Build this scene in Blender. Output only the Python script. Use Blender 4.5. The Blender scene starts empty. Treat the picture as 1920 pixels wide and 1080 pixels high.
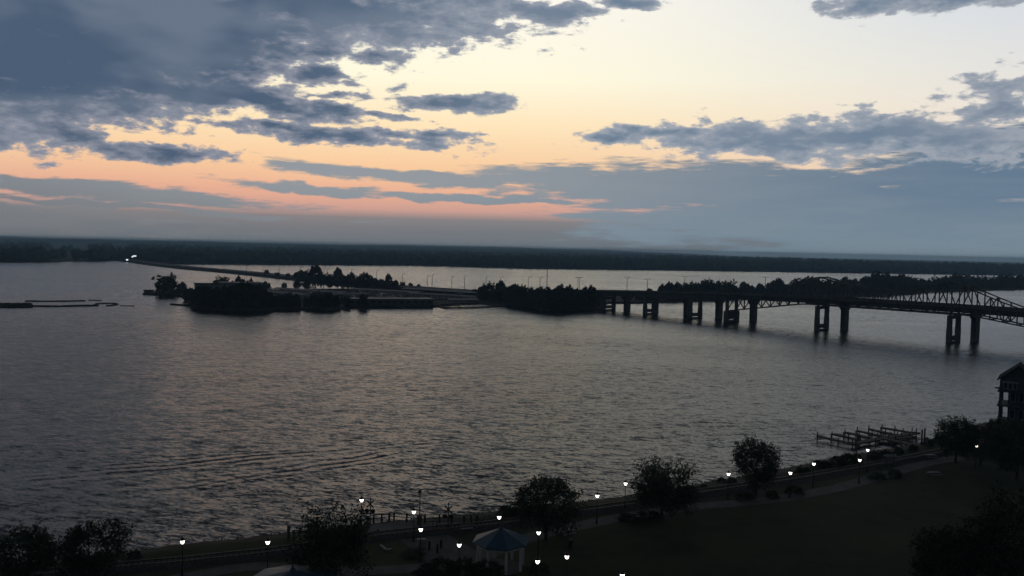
import bpy, bmesh, math, random
import numpy as np
from mathutils import Matrix, Vector

rnd = random.Random(7)
SC = bpy.context.scene
COL = SC.collection

# ------------------------------------------------------------------ camera
CAMZ = 42.0
F = 1600.0                      # focal length in pixels of a 1920 px wide frame
PITCH = math.atan(76.0 / F)
ROLL = math.radians(1.25)
_f = Vector((0, math.cos(PITCH), -math.sin(PITCH)))
_u0 = Vector((0, math.sin(PITCH), math.cos(PITCH)))
_r0 = Vector((1, 0, 0))
_r = _r0 * math.cos(ROLL) + _u0 * math.sin(ROLL)
_u = _u0 * math.cos(ROLL) - _r0 * math.sin(ROLL)
cam_data = bpy.data.cameras.new('camera')
cam_data.sensor_width = 36.0
cam_data.lens = 36.0 * F / 1920.0
cam_data.clip_start = 1.0
cam_data.clip_end = 60000.0
cam = bpy.data.objects.new('camera', cam_data)
COL.objects.link(cam)
m = Matrix((_r, _u, -_f)).transposed().to_4x4()
m.translation = Vector((0, 0, CAMZ))
cam.matrix_world = m
SC.camera = cam

def ray(x, y):
    return (_f + _r * ((x - 960.0) / F) + _u * ((540.0 - y) / F))
def gp(x, y, z=0.0):
    """the place at height z that a sight line meets (surveying the ground plan)"""
    d = ray(x, y)
    t = (z - CAMZ) / d.z
    return Vector((d.x * t, d.y * t, z))
def at_depth(x, y, Y):
    d = ray(x, y); t = Y / d.y
    return Vector((d.x * t, Y, CAMZ + d.z * t))
def azel(x, y):
    d = ray(x, y).normalized()
    return math.atan2(d.x, d.y), math.asin(d.z)

def lin(r, g, b):
    def c(v):
        v /= 255.0
        return v / 12.92 if v <= 0.04045 else ((v + 0.055) / 1.055) ** 2.4
    return (c(r), c(g), c(b), 1.0)

# ------------------------------------------------------------------ sky
world = bpy.data.worlds.new('World'); SC.world = world
world.use_nodes = True
NT = world.node_tree
for n in list(NT.nodes): NT.nodes.remove(n)

class NB:
    """small helper for building node trees"""
    def __init__(s, nt): s.nt = nt
    def n(s, t, **k):
        nd = s.nt.nodes.new(t)
        for a, v in k.items(): setattr(nd, a, v)
        return nd
    def put(s, sock, v):
        if isinstance(v, bpy.types.NodeSocket): s.nt.links.new(v, sock)
        else: sock.default_value = v
    def math(s, op, a, b=None, c=None, clamp=False):
        nd = s.n('ShaderNodeMath', operation=op); nd.use_clamp = clamp
        s.put(nd.inputs[0], a)
        if b is not None: s.put(nd.inputs[1], b)
        if c is not None: s.put(nd.inputs[2], c)
        return nd.outputs[0]
    def vec(s, op, a, b=None, c=None):
        nd = s.n('ShaderNodeVectorMath', operation=op)
        s.put(nd.inputs[0], a)
        if b is not None: s.put(nd.inputs[1], b)
        if c is not None: s.put(nd.inputs[2], c)
        return nd.outputs['Value'] if op in ('LENGTH', 'DOT_PRODUCT', 'DISTANCE') else nd.outputs[0]
    def rng(s, v, a, b, c=0.0, d=1.0, smooth=True):
        nd = s.n('ShaderNodeMapRange', interpolation_type='SMOOTHSTEP' if smooth else 'LINEAR')
        s.put(nd.inputs['Value'], v)
        s.put(nd.inputs['From Min'], a); s.put(nd.inputs['From Max'], b)
        s.put(nd.inputs['To Min'], c); s.put(nd.inputs['To Max'], d)
        return nd.outputs[0]
    def noise(s, v, scale, detail=4.0, rough=0.55, dist=0.0, w=None):
        nd = s.n('ShaderNodeTexNoise')
        if w is not None:
            nd.noise_dimensions = '4D'; nd.inputs['W'].default_value = w
        s.put(nd.inputs['Vector'], v); nd.inputs['Scale'].default_value = scale
        nd.inputs['Detail'].default_value = detail; nd.inputs['Roughness'].default_value = rough
        nd.inputs['Distortion'].default_value = dist
        return nd.outputs[0]
    def ramp(s, v, stops, interp='EASE'):
        nd = s.n('ShaderNodeValToRGB'); cr = nd.color_ramp; cr.interpolation = interp
        while len(cr.elements) < len(stops): cr.elements.new(0.5)
        for e, (p, c) in zip(cr.elements, stops): e.position = p; e.color = c
        s.put(nd.inputs[0], v); return nd.outputs[0]
    def mix(s, f, a, b):
        nd = s.n('ShaderNodeMix', data_type='RGBA'); nd.clamp_factor = True
        s.put(nd.inputs[0], f); s.put(nd.inputs[6], a); s.put(nd.inputs[7], b)
        return nd.outputs[2]
    def mapping(s, v, loc, rot, scale):
        nd = s.n('ShaderNodeMapping', vector_type='TEXTURE')
        s.put(nd.inputs['Vector'], v)
        nd.inputs['Location'].default_value = loc
        nd.inputs['Rotation'].default_value = (0, 0, rot)
        nd.inputs['Scale'].default_value = scale
        return nd.outputs[0]

SUN_AZ = math.radians(-13.0)
SUN_EL = math.radians(1.0)
w = NB(NT)
tc = w.n('ShaderNodeTexCoord')
D = w.vec('NORMALIZE', tc.outputs['Generated'])
sep = w.n('ShaderNodeSeparateXYZ'); w.put(sep.inputs[0], D)
AZ = w.math('ARCTAN2', sep.outputs[0], sep.outputs[1])
EL = w.math('ARCSINE', sep.outputs[2])

# three noises in direction space, flattened so the clouds stretch sideways
nv1 = w.vec('MULTIPLY', D, (1.0, 1.0, 2.6))
nv2 = w.vec('MULTIPLY', D, (1.0, 1.0, 8.5))
n_big = w.noise(nv1, 7.0, 3.0, 0.5, 0.3)
n_puff = w.noise(nv1, 34.0, 10.0, 0.60, 0.12)
n_streak = w.noise(nv2, 8.5, 10.0, 0.66, 0.15)

comb = w.n('ShaderNodeCombineXYZ'); w.put(comb.inputs[0], AZ); w.put(comb.inputs[1], EL)
P = comb.outputs[0]
# gentle warp of the cloud plan
nwarp = w.n('ShaderNodeTexNoise'); w.put(nwarp.inputs['Vector'], nv1)
nwarp.inputs['Scale'].default_value = 16.0; nwarp.inputs['Detail'].default_value = 5.0
wv = w.vec('SUBTRACT', nwarp.outputs['Color'], (0.5, 0.5, 0.5))
P = w.vec('MULTIPLY_ADD', wv, (0.07, 0.022, 0.0), P)

def field(blobs, k):
    acc = None
    for b in blobs:
        x, y, rx, ry = b[:4]
        rot = b[4] if len(b) > 4 else 0.0
        a, e = azel(x, y)
        mp = w.mapping(P, (a, e, 0), -rot * math.pi / 180 - ROLL, (rx / F, ry / F, 1))
        l = w.vec('LENGTH', mp)
        acc = l if acc is None else w.math('SMOOTH_MIN', acc, l, k)
    return acc

MASS = [(20, 95, 470, 118), (300, 75, 300, 95), (200, 10, 520, 105), (560, 5, 330, 48, 3), (330, 168, 200, 22), (470, 180, 170, 24, 9), (-350, 60, 460, 200)]
PUFF = [(330, 70, 420, 125), (640, 14, 380, 62, 3), (840, -6, 220, 44, 2), (470, 60, 330, 80, -4),
        (490, 184, 220, 36, 9), (620, 206, 130, 22, 8), (60, 200, 230, 28), (115, 245, 100, 42), (250, 207, 75, 20),
        (595, 141, 105, 24, 3), (855, 190, 155, 20, -1), (640, 254, 280, 22, 1), (300, 287, 170, 21, 1), (820, 246, 110, 10), (640, 178, 85, 12),
        (720, 106, 90, 16), (540, 237, 130, 12), (600, 98, 90, 16), (1040, 24, 120, 30), (1180, 4, 85, 14), (740, 250, 140, 13), (720, 218, 90, 10),
        (1140, 258, 95, 24, -3), (1250, 244, 115, 18), (1460, 262, 275, 42), (1620, 254, 265, 44), (1790, 268, 195, 36),
        (1640, 10, 125, 26), (1790, 2, 165, 18), (1870, 208, 75, 12), (2150, 150, 250, 60)]
BANK = [(1720, 412, 680, 108), (1500, 362, 540, 58), (1930, 335, 340, 95), (1180, 345, 350, 36), (770, 333, 350, 18, 3),
        (140, 357, 450, 21, 1), (560, 352, 200, 11), (900, 374, 240, 9), (250, 387, 380, 8, 1), (2300, 380, 600, 110), (-500, 400, 700, 60)]
f1 = field(PUFF, 0.22)
f0 = field(MASS, 0.3)
f2 = field(BANK, 0.15)
# unseen cloud deck, shaped to dim park and near water: overhead and towards the night side
over = w.rng(EL, math.radians(15.5), math.radians(22), 0.0, 0.9)
back = w.rng(sep.outputs[1], 0.66, 0.2, 0.0, 0.9)
deck = w.math('MAXIMUM', over, back)
d1 = w.math('MAXIMUM', w.math('SUBTRACT', 1.0, f1), -1.6)
d1 = w.math('MULTIPLY', d1, 1.1)
d1 = w.math('MAXIMUM', d1, w.math('MULTIPLY', w.math('SUBTRACT', 1.0, f0), 2.1))
d1 = w.math('MAXIMUM', d1, w.math('MULTIPLY_ADD', deck, 2.6, -1.5))
d1 = w.math('ADD', d1, w.math('MULTIPLY', w.math('SUBTRACT', n_puff, 0.5), 2.5))
d1 = w.math('ADD', d1, w.math('MULTIPLY', w.math('SUBTRACT', n_big, 0.5), 0.9))
a1 = w.rng(d1, 0.03, 0.40)
t1 = w.rng(d1, 0.05, 1.15)
d2 = w.math('MAXIMUM', w.math('SUBTRACT', 1.0, f2), -0.8)
d2 = w.math('ADD', d2, w.math('MULTIPLY', w.math('SUBTRACT', n_streak, 0.5), 2.1))
a2 = w.rng(d2, 0.0, 0.36)

# clear dusk sky: colour by height, near and away from the sunken sun
eln = w.rng(EL, math.radians(-2.0), math.radians(28.0), 0.0, 1.0, smooth=False)
def ep(deg): return (deg + 2.0) / 30.0
near = w.ramp(eln, [(ep(-2), lin(106, 116, 125)), (ep(1.0), lin(114, 121, 127)), (ep(1.75), lin(130, 129, 132)), (ep(2.35), lin(202, 158, 147)), (ep(3.4), lin(230, 174, 148)),
                    (ep(5.2), lin(247, 203, 160)), (ep(8.0), lin(254, 229, 188)), (ep(11.0), lin(255, 249, 222)), (ep(16.0), lin(253, 248, 236)),
                    (1.0, lin(170, 184, 202))], 'LINEAR')
far = w.ramp(eln, [(ep(-2), lin(104, 118, 130)), (ep(1.2), lin(110, 124, 136)), (ep(2.5), lin(176, 168, 168)), (ep(5.0), lin(228, 212, 196)),
                   (ep(9.0), lin(233, 227, 219)), (ep(14.0), lin(212, 218, 226)), (1.0, lin(140, 158, 184))], 'LINEAR')
daz = w.math('ABSOLUTE', w.math('SUBTRACT', AZ, SUN_AZ))
faz = w.rng(daz, math.radians(12), math.radians(50))
clear = w.mix(faz, near, far)
sky = w.n('ShaderNodeTexSky', sky_type='NISHITA')
sky.sun_disc = False
sky.sun_elevation = SUN_EL
sky.sun_rotation = SUN_AZ
sky.altitude = 200
sky.air_density = 1.2; sky.dust_density = 2.5; sky.ozone_density = 2.0
nish = w.vec('MULTIPLY', sky.outputs[0], (0.10, 0.10, 0.10))
clear = w.mix(0.03, clear, nish)
# night side falls off in brightness
clear = w.mix(w.rng(sep.outputs[1], 0.55, -0.4, 0.0, 0.85), clear, lin(52, 64, 84))
# clouds, unlit towards the viewer: dark slate in the thick parts, paler where thin
side = w.rng(AZ, math.radians(-22), math.radians(12))
thick = w.mix(side, lin(74, 92, 115), lin(108, 127, 147))
thin = w.mix(side, lin(150, 152, 164), lin(166, 171, 180))
c1 = w.mix(t1, thin, thick)
c1 = w.mix(w.rng(n_big, 0.40, 0.66, 0.0, 0.34), c1, lin(140, 148, 162))
c1 = w.mix(w.rng(EL, math.radians(16), math.radians(34), 0, 0.92), c1, lin(47, 52, 60))
c1 = w.mix(w.rng(sep.outputs[1], 0.6, -0.3, 0, 0.92), c1, lin(44, 49, 58))
lowc = w.mix(w.rng(AZ, math.radians(-25), math.radians(5)), lin(124, 125, 128), lin(116, 134, 148))
highc = w.mix(w.rng(AZ, math.radians(-8), math.radians(32)), lin(146, 151, 156), lin(97, 120, 142))
c2 = w.mix(w.rng(EL, math.radians(0.3), math.radians(4.5)), lowc, highc)
c2 = w.mix(w.rng(n_streak, 0.3, 0.75, 0.0, 0.22), c2, lin(142, 152, 158))
c2 = w.mix(w.rng(AZ, math.radians(-12), math.radians(-36), 0.0, 0.35), c2, lin(92, 98, 108))
col = w.mix(a2, clear, c2)
col = w.mix(a1, col, c1)
bg = w.n('ShaderNodeBackground'); w.put(bg.inputs[0], col); bg.inputs[1].default_value = 1.04
wo = w.n('ShaderNodeOutputWorld'); NT.links.new(bg.outputs[0], wo.inputs[0])
world.cycles.sampling_method = 'MANUAL'; world.cycles.sample_map_resolution = 512

# ------------------------------------------------------------------ sun (veiled, right at the horizon)
sd = bpy.data.lights.new('sun', 'SUN'); sd.energy = 0.03; sd.angle = math.radians(20); sd.color = (1.0, 0.72, 0.48)
sun = bpy.data.objects.new('sun', sd); COL.objects.link(sun)
sdir = Vector((math.sin(SUN_AZ) * math.cos(math.radians(8)), math.cos(SUN_AZ) * math.cos(math.radians(8)), math.sin(math.radians(8))))
sun.rotation_euler = sdir.to_track_quat('Z', 'Y').to_euler()
sun.location = (0, 0, 200)

SC.view_settings.view_transform = 'Standard'
SC.view_settings.look = 'None'
SC.view_settings.exposure = 0.0
SC.view_settings.gamma = 1.0
SC.view_settings.use_curve_mapping = False
SC.render.engine = 'CYCLES'
SC.cycles.use_denoising = True
SC.cycles.max_bounces = 6
SC.cycles.diffuse_bounces = 2
SC.cycles.glossy_bounces = 3
SC.cycles.transmission_bounces = 3
SC.cycles.volume_bounces = 0
SC.cycles.transparent_max_bounces = 8
SC.cycles.caustics_reflective = False
SC.cycles.caustics_refractive = False
# ------------------------------------------------------------------ materials
def material(name, col, rough=0.8, var=0.25, scale=2.0, bump=0.0, metallic=0.0, col2=None, spec=0.3, rand=0.0, coords='Object'):
    mt = bpy.data.materials.new(name); mt.use_nodes = True
    nt = mt.node_tree; b = NB(nt); bs = nt.nodes['Principled BSDF']
    t = b.n('ShaderNodeTexCoord')
    nz = b.noise(t.outputs[coords], scale, 5.0, 0.6)
    c = tuple(col) + (1.0,)
    if col2 is None:
        dk = tuple(v * (1 - var) for v in col) + (1.0,); lt = tuple(min(1, v * (1 + var)) for v in col) + (1.0,)
    else:
        dk, lt = c, tuple(col2) + (1.0,)
    cc = b.mix(b.rng(nz, 0.3, 0.7), dk, lt)
    if rand:
        oi = b.n('ShaderNodeObjectInfo')
        k = b.math('MULTIPLY_ADD', oi.outputs['Random'], rand, 1.0 - rand * 0.5)
        cc = b.vec('SCALE', cc)
        nd = cc.node; b.put(nd.inputs['Scale'], k)
    nt.links.new(cc, bs.inputs['Base Color'])
    bs.inputs['Roughness'].default_value = rough
    bs.inputs['Metallic'].default_value = metallic
    bs.inputs['Specular IOR Level'].default_value = spec
    if bump:
        bp = b.n('ShaderNodeBump'); bp.inputs['Strength'].default_value = 0.6; bp.inputs['Distance'].default_value = bump
        n2 = b.noise(t.outputs[coords], scale * 4, 4.0, 0.6)
        nt.links.new(n2, bp.inputs['Height']); nt.links.new(bp.outputs[0], bs.inputs['Normal'])
    return mt

M = {}
M['lawn'] = material('lawn_grass', (0.028, 0.034, 0.016), 0.95, scale=0.12, col2=(0.052, 0.055, 0.026), bump=0.05, spec=0.1)
M['bank'] = material('river_bank_earth', (0.045, 0.036, 0.028), 0.95, scale=0.4, col2=(0.095, 0.075, 0.06), bump=0.25, spec=0.1)
M['earth'] = material('shore_earth', (0.035, 0.033, 0.026), 0.95, scale=0.06, col2=(0.06, 0.055, 0.042), bump=0.1, spec=0.1)
M['forest'] = material('far_forest', (0.030, 0.042, 0.030), 0.95, scale=0.01, col2=(0.055, 0.068, 0.045), spec=0.05)
M['leaf'] = material('leaves', (0.028, 0.042, 0.018), 0.7, scale=0.6, col2=(0.055, 0.075, 0.030), spec=0.15, rand=0.4)
M['leaf2'] = material('distant_leaves', (0.030, 0.040, 0.020), 0.8, scale=0.15, col2=(0.060, 0.066, 0.036), spec=0.1, rand=0.5)
M['reed'] = material('reeds', (0.06, 0.06, 0.03), 0.9, scale=0.5, col2=(0.10, 0.09, 0.05), spec=0.1)
M['bark'] = material('bark', (0.06, 0.048, 0.038), 0.9, scale=3, bump=0.03)
M['asphalt'] = material('asphalt', (0.045, 0.045, 0.047), 0.9, scale=0.5)
M['concrete'] = material('concrete', (0.115, 0.113, 0.11), 0.85, scale=0.5, bump=0.02)
M['paving'] = material('concrete_path', (0.062, 0.062, 0.060), 0.9, scale=0.6, bump=0.01)
M['ballast'] = material('ballast', (0.055, 0.052, 0.05), 0.95, scale=6, var=0.5, bump=0.08)
M['rail'] = material('rail_steel', (0.13, 0.10, 0.085), 0.5, metallic=0.6)
M['steel'] = material('bridge_steel', (0.085, 0.09, 0.095), 0.7, scale=0.3)
M['black'] = material('black_metal', (0.02, 0.02, 0.022), 0.5)
M['wood'] = material('weathered_wood', (0.09, 0.08, 0.068), 0.85, scale=2)
M['white'] = material('white_paint', (0.5, 0.5, 0.5), 0.6, var=0.08)
M['cream'] = material('pale_wall', (0.24, 0.235, 0.225), 0.8, var=0.12)
M['sidingwall'] = material('siding', (0.09, 0.088, 0.085), 0.8, var=0.1)
M['blueroof'] = material('blue_metal_roof', (0.030, 0.070, 0.10), 0.5, var=0.12)
M['greyroof'] = material('grey_roof', (0.085, 0.095, 0.115), 0.6, var=0.15, scale=0.2)
M['darkroof'] = material('dark_shingle', (0.022, 0.022, 0.026), 0.95, spec=0.03)
M['brick'] = material('brick_pedestal', (0.12, 0.09, 0.08), 0.85, scale=5)
M['red'] = material('signal_red', (0.09, 0.01, 0.01), 0.4)
M['carpaint'] = material('car_paint', (0.5, 0.5, 0.5), 0.35, rand=1.6)
M['glass'] = material('window_glass', (0.03, 0.035, 0.04), 0.08, var=0.05, spec=0.6)
def emission(name, col, s):
    mt = bpy.data.materials.new(name); mt.use_nodes = True
    bs = mt.node_tree.nodes['Principled BSDF']
    bs.inputs['Base Color'].default_value = col; bs.inputs['Emission Color'].default_value = col
    bs.inputs['Emission Strength'].default_value = s
    return mt
M['glow'] = emission('lit_lantern_glass', (1.0, 0.95, 0.86, 1), 4.0)
M['flood'] = emission('lit_floodlight', (0.92, 0.97, 1.0, 1), 1.4)
M['frost'] = material('frosted_glass', (0.5, 0.5, 0.48), 0.3, var=0.05)

# ------------------------------------------------------------------ mesh helpers
class MB:
    def __init__(s): s.v = []; s.f = []
    def add(s, vs, fs):
        o = len(s.v); s.v += [tuple(p) for p in vs]; s.f += [tuple(i + o for i in f) for f in fs]; return s
    def box(s, c, size, rz=0.0):
        hx, hy, hz = size[0] / 2, size[1] / 2, size[2] / 2
        ca, sa = math.cos(rz), math.sin(rz); vs = []
        for z in (-hz, hz):
            for x, y in ((-hx, -hy), (hx, -hy), (hx, hy), (-hx, hy)):
                vs.append((c[0] + x * ca - y * sa, c[1] + x * sa + y * ca, c[2] + z))
        return s.add(vs, [(3, 2, 1, 0), (4, 5, 6, 7), (0, 1, 5, 4), (1, 2, 6, 5), (2, 3, 7, 6), (3, 0, 4, 7)])
    def beam(s, a, b, w, h, up=(0, 0, 1)):
        a = Vector(a); b = Vector(b); d = (b - a).normalized(); up = Vector(up)
        if abs(d.dot(up)) > 0.98: up = Vector((1, 0, 0)) if abs(d.x) < 0.9 else Vector((0, 1, 0))
        x = d.cross(up).normalized(); y = x.cross(d).normalized(); vs = []
        for p in (a, b):
            for i, j in ((-1, -1), (1, -1), (1, 1), (-1, 1)):
                vs.append(p + x * (i * w / 2) + y * (j * h / 2))
        return s.add(vs, [(3, 2, 1, 0), (4, 5, 6, 7), (0, 1, 5, 4), (1, 2, 6, 5), (2, 3, 7, 6), (3, 0, 4, 7)])
    def tube(s, a, b, r0, r1, n=8, cap=True):
        a = Vector(a); b = Vector(b); d = (b - a).normalized()
        u = Vector((1, 0, 0)) if abs(d.x) < 0.8 else Vector((0, 1, 0))
        x = d.cross(u).normalized(); y = d.cross(x); vs = []
        for p, r in ((a, r0), (b, r1)):
            for i in range(n):
                t = 2 * math.pi * i / n; vs.append(p + x * (r * math.cos(t)) + y * (r * math.sin(t)))
        fs = [(i, (i + 1) % n, n + (i + 1) % n, n + i) for i in range(n)]
        if cap: fs += [tuple(range(n))[::-1], tuple(range(n, 2 * n))]
        return s.add(vs, fs)
    def lathe(s, c, prof, n=10, rot=0.0):
        vs = []; fs = []
        for r, z in prof:
            for i in range(n):
                t = 2 * math.pi * i / n + rot; vs.append((c[0] + r * math.cos(t), c[1] + r * math.sin(t), c[2] + z))
        for k in range(len(prof) - 1):
            for i in range(n):
                fs.append((k * n + i, k * n + (i + 1) % n, (k + 1) * n + (i + 1) % n, (k + 1) * n + i))
        fs.append(tuple(range(n))[::-1]); fs.append(tuple(range((len(prof) - 1) * n, len(prof) * n)))
        return s.add(vs, fs)
    def prism(s, poly, z0, z1, grow=0.0):
        n = len(poly)
        cx = sum(p[0] for p in poly) / n; cy = sum(p[1] for p in poly) / n
        vs = []
        for p in poly:
            d = Vector((p[0] - cx, p[1] - cy)); L = d.length or 1
            vs.append((p[0] + d.x / L * grow, p[1] + d.y / L * grow, z0))
        vs += [(p[0], p[1], z1) for p in poly]
        return s.add(vs, [tuple(range(n))[::-1], tuple(range(n, 2 * n))] + [(i, (i + 1) % n, n + (i + 1) % n, n + i) for i in range(n)])
    def mesh(s, name):
        me = bpy.data.meshes.new(name); me.from_pydata(s.v, [], s.f); me.update(); return me
    def build(s, name, mat, parent=None, smooth=False):
        me = s.mesh(name); me.materials.append(mat)
        if smooth:
            for p in me.polygons: p.use_smooth = True
        o = bpy.data.objects.new(name, me); COL.objects.link(o)
        if parent is not None: o.parent = parent
        return o
def obj(name, me, parent=None):
    o = bpy.data.objects.new(name, me); COL.objects.link(o)
    if parent is not None: o.parent = parent
    return o
def thing(name, label, cat, loc=(0, 0, 0), rz=0.0, group=None, sc=1.0):
    o = bpy.data.objects.new(name, None); COL.objects.link(o)
    o.location = loc; o.rotation_euler = (0, 0, rz); o.scale = (sc,) * 3 if isinstance(sc, (int, float)) else sc
    o.empty_display_size = 0.2
    return tag(o, label, cat, group)
def tag(o, label, cat, group=None):
    o['label'] = label; o['category'] = cat
    if group: o['group'] = group
    return o
def struct(o, kind='structure'):
    o['kind'] = kind; return o
def copy_thing(t, loc, rz=None, sc=None, label=None, group=None):
    c = t.copy(); COL.objects.link(c); c.location = loc
    if rz is not None: c.rotation_euler = (0, 0, rz)
    if sc is not None: c.scale = (sc,) * 3 if isinstance(sc, (int, float)) else sc
    if label: c['label'] = label
    if group: c['group'] = group
    for ch in t.children:
        k = ch.copy(); COL.objects.link(k); k.parent = c
        for g in ch.children:
            q = g.copy(); COL.objects.link(q); q.parent = k
    return c

# ------------------------------------------------------------------ shoreline of the park
SH = [gp(x, y) for x, y in ((-150, 1082), (0, 1070), (250, 1042), (350, 1028), (500, 1012), (640, 996), (760, 983), (900, 969), (960, 962), (1120, 944),
                            (1300, 914), (1480, 880), (1560, 863), (1650, 848), (1725, 833), (1800, 804), (1910, 793))]
SH = [SH[0] + (SH[0] - SH[2]) * 4] + SH + [Vector((170, 235, 0)), Vector((235, 262, 0)), Vector((275, 330, 0)), Vector((420, 372, 0)), Vector((700, 390, 0))]
SHX = [p.x for p in SH]; SHY = [p.y for p in SH]
def shore_y(x): return float(np.interp(x, SHX, SHY))
def shore_dist(x, y):
    s = (shore_y(x + 3) - shore_y(x - 3)) / 6.0
    return (shore_y(x) - y) / math.sqrt(1 + s * s)
PZ = 4.0
def gz(x, y):
    d = shore_dist(x, y)
    if d <= 0: return max(-1.5, d * 0.35)
    if d >= 13: return PZ
    t = d / 13.0
    return PZ * (1 - (1 - t) ** 1.7)
def on_ground(x, y, dz=0.0):
    p = gp(x, y, PZ + dz)
    for _ in range(12):
        p = gp(x, y, gz(p.x, p.y) + dz)
    return Vector((p.x, p.y, p.z - dz))

# water: one sheet to beyond the far shore
def water_material():
    mt = bpy.data.materials.new('river_water'); mt.use_nodes = True
    nt = mt.node_tree; b = NB(nt); bs = nt.nodes['Principled BSDF']
    bs.inputs['Base Color'].default_value = (0.006, 0.008, 0.008, 1)
    bs.inputs['IOR'].default_value = 1.333
    bs.inputs['Specular IOR Level'].default_value = 0.45
    t = b.n('ShaderNodeTexCoord'); P = t.outputs['Object']
    # the lagoon behind the causeway lies sheltered and is smoother than the open river
    sy = b.n('ShaderNodeSeparateXYZ'); b.put(sy.inputs[0], P)
    calm = b.rng(sy.outputs[1], 280.0, 760.0)
    nt.links.new(b.math('MULTIPLY_ADD', calm, -0.17, 0.27), bs.inputs['Roughness'])
    def slopes(ang, sc, k, wseed, det=2.0):
        """wave slopes along the local axes of one wave train, turned back to river axes"""
        a_ = math.radians(ang)
        q = b.mapping(P, (0, 0, 0), a_, sc)
        nd = b.n('ShaderNodeTexNoise', noise_dimensions='4D'); b.put(nd.inputs['Vector'], q); nd.inputs['W'].default_value = wseed
        nd.inputs['Scale'].default_value = 1.0; nd.inputs['Detail'].default_value = det; nd.inputs['Roughness'].default_value = 0.55; nd.inputs['Distortion'].default_value = 0.25
        v = b.vec('SUBTRACT', nd.outputs['Color'], (0.5, 0.5, 0.5))
        s = b.n('ShaderNodeSeparateXYZ'); b.put(s.inputs[0], v)
        along = b.math('MULTIPLY', s.outputs[0], k * min(1.0, sc[1] / sc[0] * 1.3)); across = b.math('MULTIPLY', s.outputs[1], k)
        c_ = b.n('ShaderNodeCombineXYZ')
        b.put(c_.inputs[0], b.math('SUBTRACT', b.math('MULTIPLY', along, math.cos(a_)), b.math('MULTIPLY', across, math.sin(a_))))
        b.put(c_.inputs[1], b.math('ADD', b.math('MULTIPLY', along, math.sin(a_)), b.math('MULTIPLY', across, math.cos(a_))))
        return c_.outputs[0]
    gust = b.rng(b.noise(b.mapping(P, (0, 0, 0), math.radians(-10), (170, 60, 1)), 1.0, 4.0, 0.6, 0.6, w=1.3), 0.33, 0.68, 0.62, 1.12)
    gust = b.math('MULTIPLY', gust, b.math('MULTIPLY_ADD', calm, -0.15, 1.0))
    tot = b.vec('ADD', slopes(-17, (2.6, 0.85, 1), 0.92, 0.4, 3.0), slopes(13, (8.0, 2.5, 1), 0.34, 3.1))
    tot = b.vec('ADD', tot, slopes(-30, (0.9, 0.4, 1), 0.75, 7.7))
    tot = b.vec('SCALE', tot); b.put(tot.node.inputs['Scale'], gust)
    # old boat wake crossing the near water
    for (ax, ay), (bx, by), per, wid, amp in (((380, 910), (760, 849), 2.9, 4.0, 0.17), ((80, 895), (620, 846), 3.1, 6.0, 0.14),
                                              ((520, 868), (860, 826), 2.7, 4.5, 0.07)):
        A = gp(ax, ay); B_ = gp(bx, by); mid = (A + B_) / 2; dv = B_ - A; an = math.atan2(dv.y, dv.x)
        q = b.mapping(P, tuple(mid), an, (1, 1, 1))
        s = b.n('ShaderNodeSeparateXYZ'); b.put(s.inputs[0], q)
        wob = b.math('MULTIPLY', b.math('SUBTRACT', b.noise(P, 0.05, 2.0), 0.5), 6.0)
        v = b.math('ADD', s.outputs[1], wob)
        wave = b.math('SINE', b.math('MULTIPLY', v, 2 * math.pi / per))
        g1 = b.rng(b.math('ABSOLUTE', v), 0.0, wid * 1.8, 1.0, 0.0)
        g2 = b.rng(b.math('ABSOLUTE', s.outputs[0]), dv.length * 0.2, dv.length * 0.75, 1.0, 0.0)
        brk = b.rng(b.noise(P, 0.12, 2.0), 0.35, 0.6, 0.3, 1.0)
        k = b.math('MULTIPLY', b.math('MULTIPLY', b.math('MULTIPLY', wave, g1), b.math('MULTIPLY', g2, brk)), amp)
        sv = b.vec('SCALE', (-math.sin(an), math.cos(an), 0.0)); b.put(sv.node.inputs['Scale'], k)
        tot = b.vec('ADD', tot, sv)
    # tilt added to the wave normals: reflections brighten far off, darken close in
    lean = b.n('ShaderNodeCombineXYZ'); b.put(lean.inputs[1], b.math('MULTIPLY_ADD', calm, 0.075, 0.03))
    tot = b.vec('ADD', tot, lean.outputs[0])
    nrm = b.vec('NORMALIZE', b.vec('SUBTRACT', (0.0, 0.0, 1.0), tot))
    nt.links.new(nrm, bs.inputs['Normal'])
    return mt
wm = MB(); wm.add([(-8000, -300, 0), (8000, -300, 0), (8000, 9000, 0), (-8000, 9000, 0)], [(0, 1, 2, 3)])
struct(wm.build('river', water_material()))

# park ground with its sloping bank
xs = list(np.arange(-260, 420, 2.0)); ds = [-7, -4, -2, -0.8, 0, 0.8, 1.6, 2.6, 3.8, 5, 6.5, 8, 9.5, 11, 12.5, 14, 16]
vs = []; fs = []
for x in xs:
    s = (shore_y(x + 3) - shore_y(x - 3)) / 6.0; k = math.sqrt(1 + s * s)
    for d in ds:
        y = shore_y(x) - d * k
        z = gz(x, y)
        if 0.3 < d < 12: z += rnd.uniform(-0.18, 0.18) * (1.4 if d < 5 else 0.5)
        yy = y + (rnd.uniform(-0.5, 0.5) if -1 < d < 3 else 0)
        vs.append((x + rnd.uniform(-0.5, 0.5) * (abs(d) < 4), yy, z))
n = len(ds)
for i in range(len(xs) - 1):
    for j in range(n - 1):
        fs.append((i * n + j, (i + 1) * n + j, (i + 1) * n + j + 1, i * n + j + 1))
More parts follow.
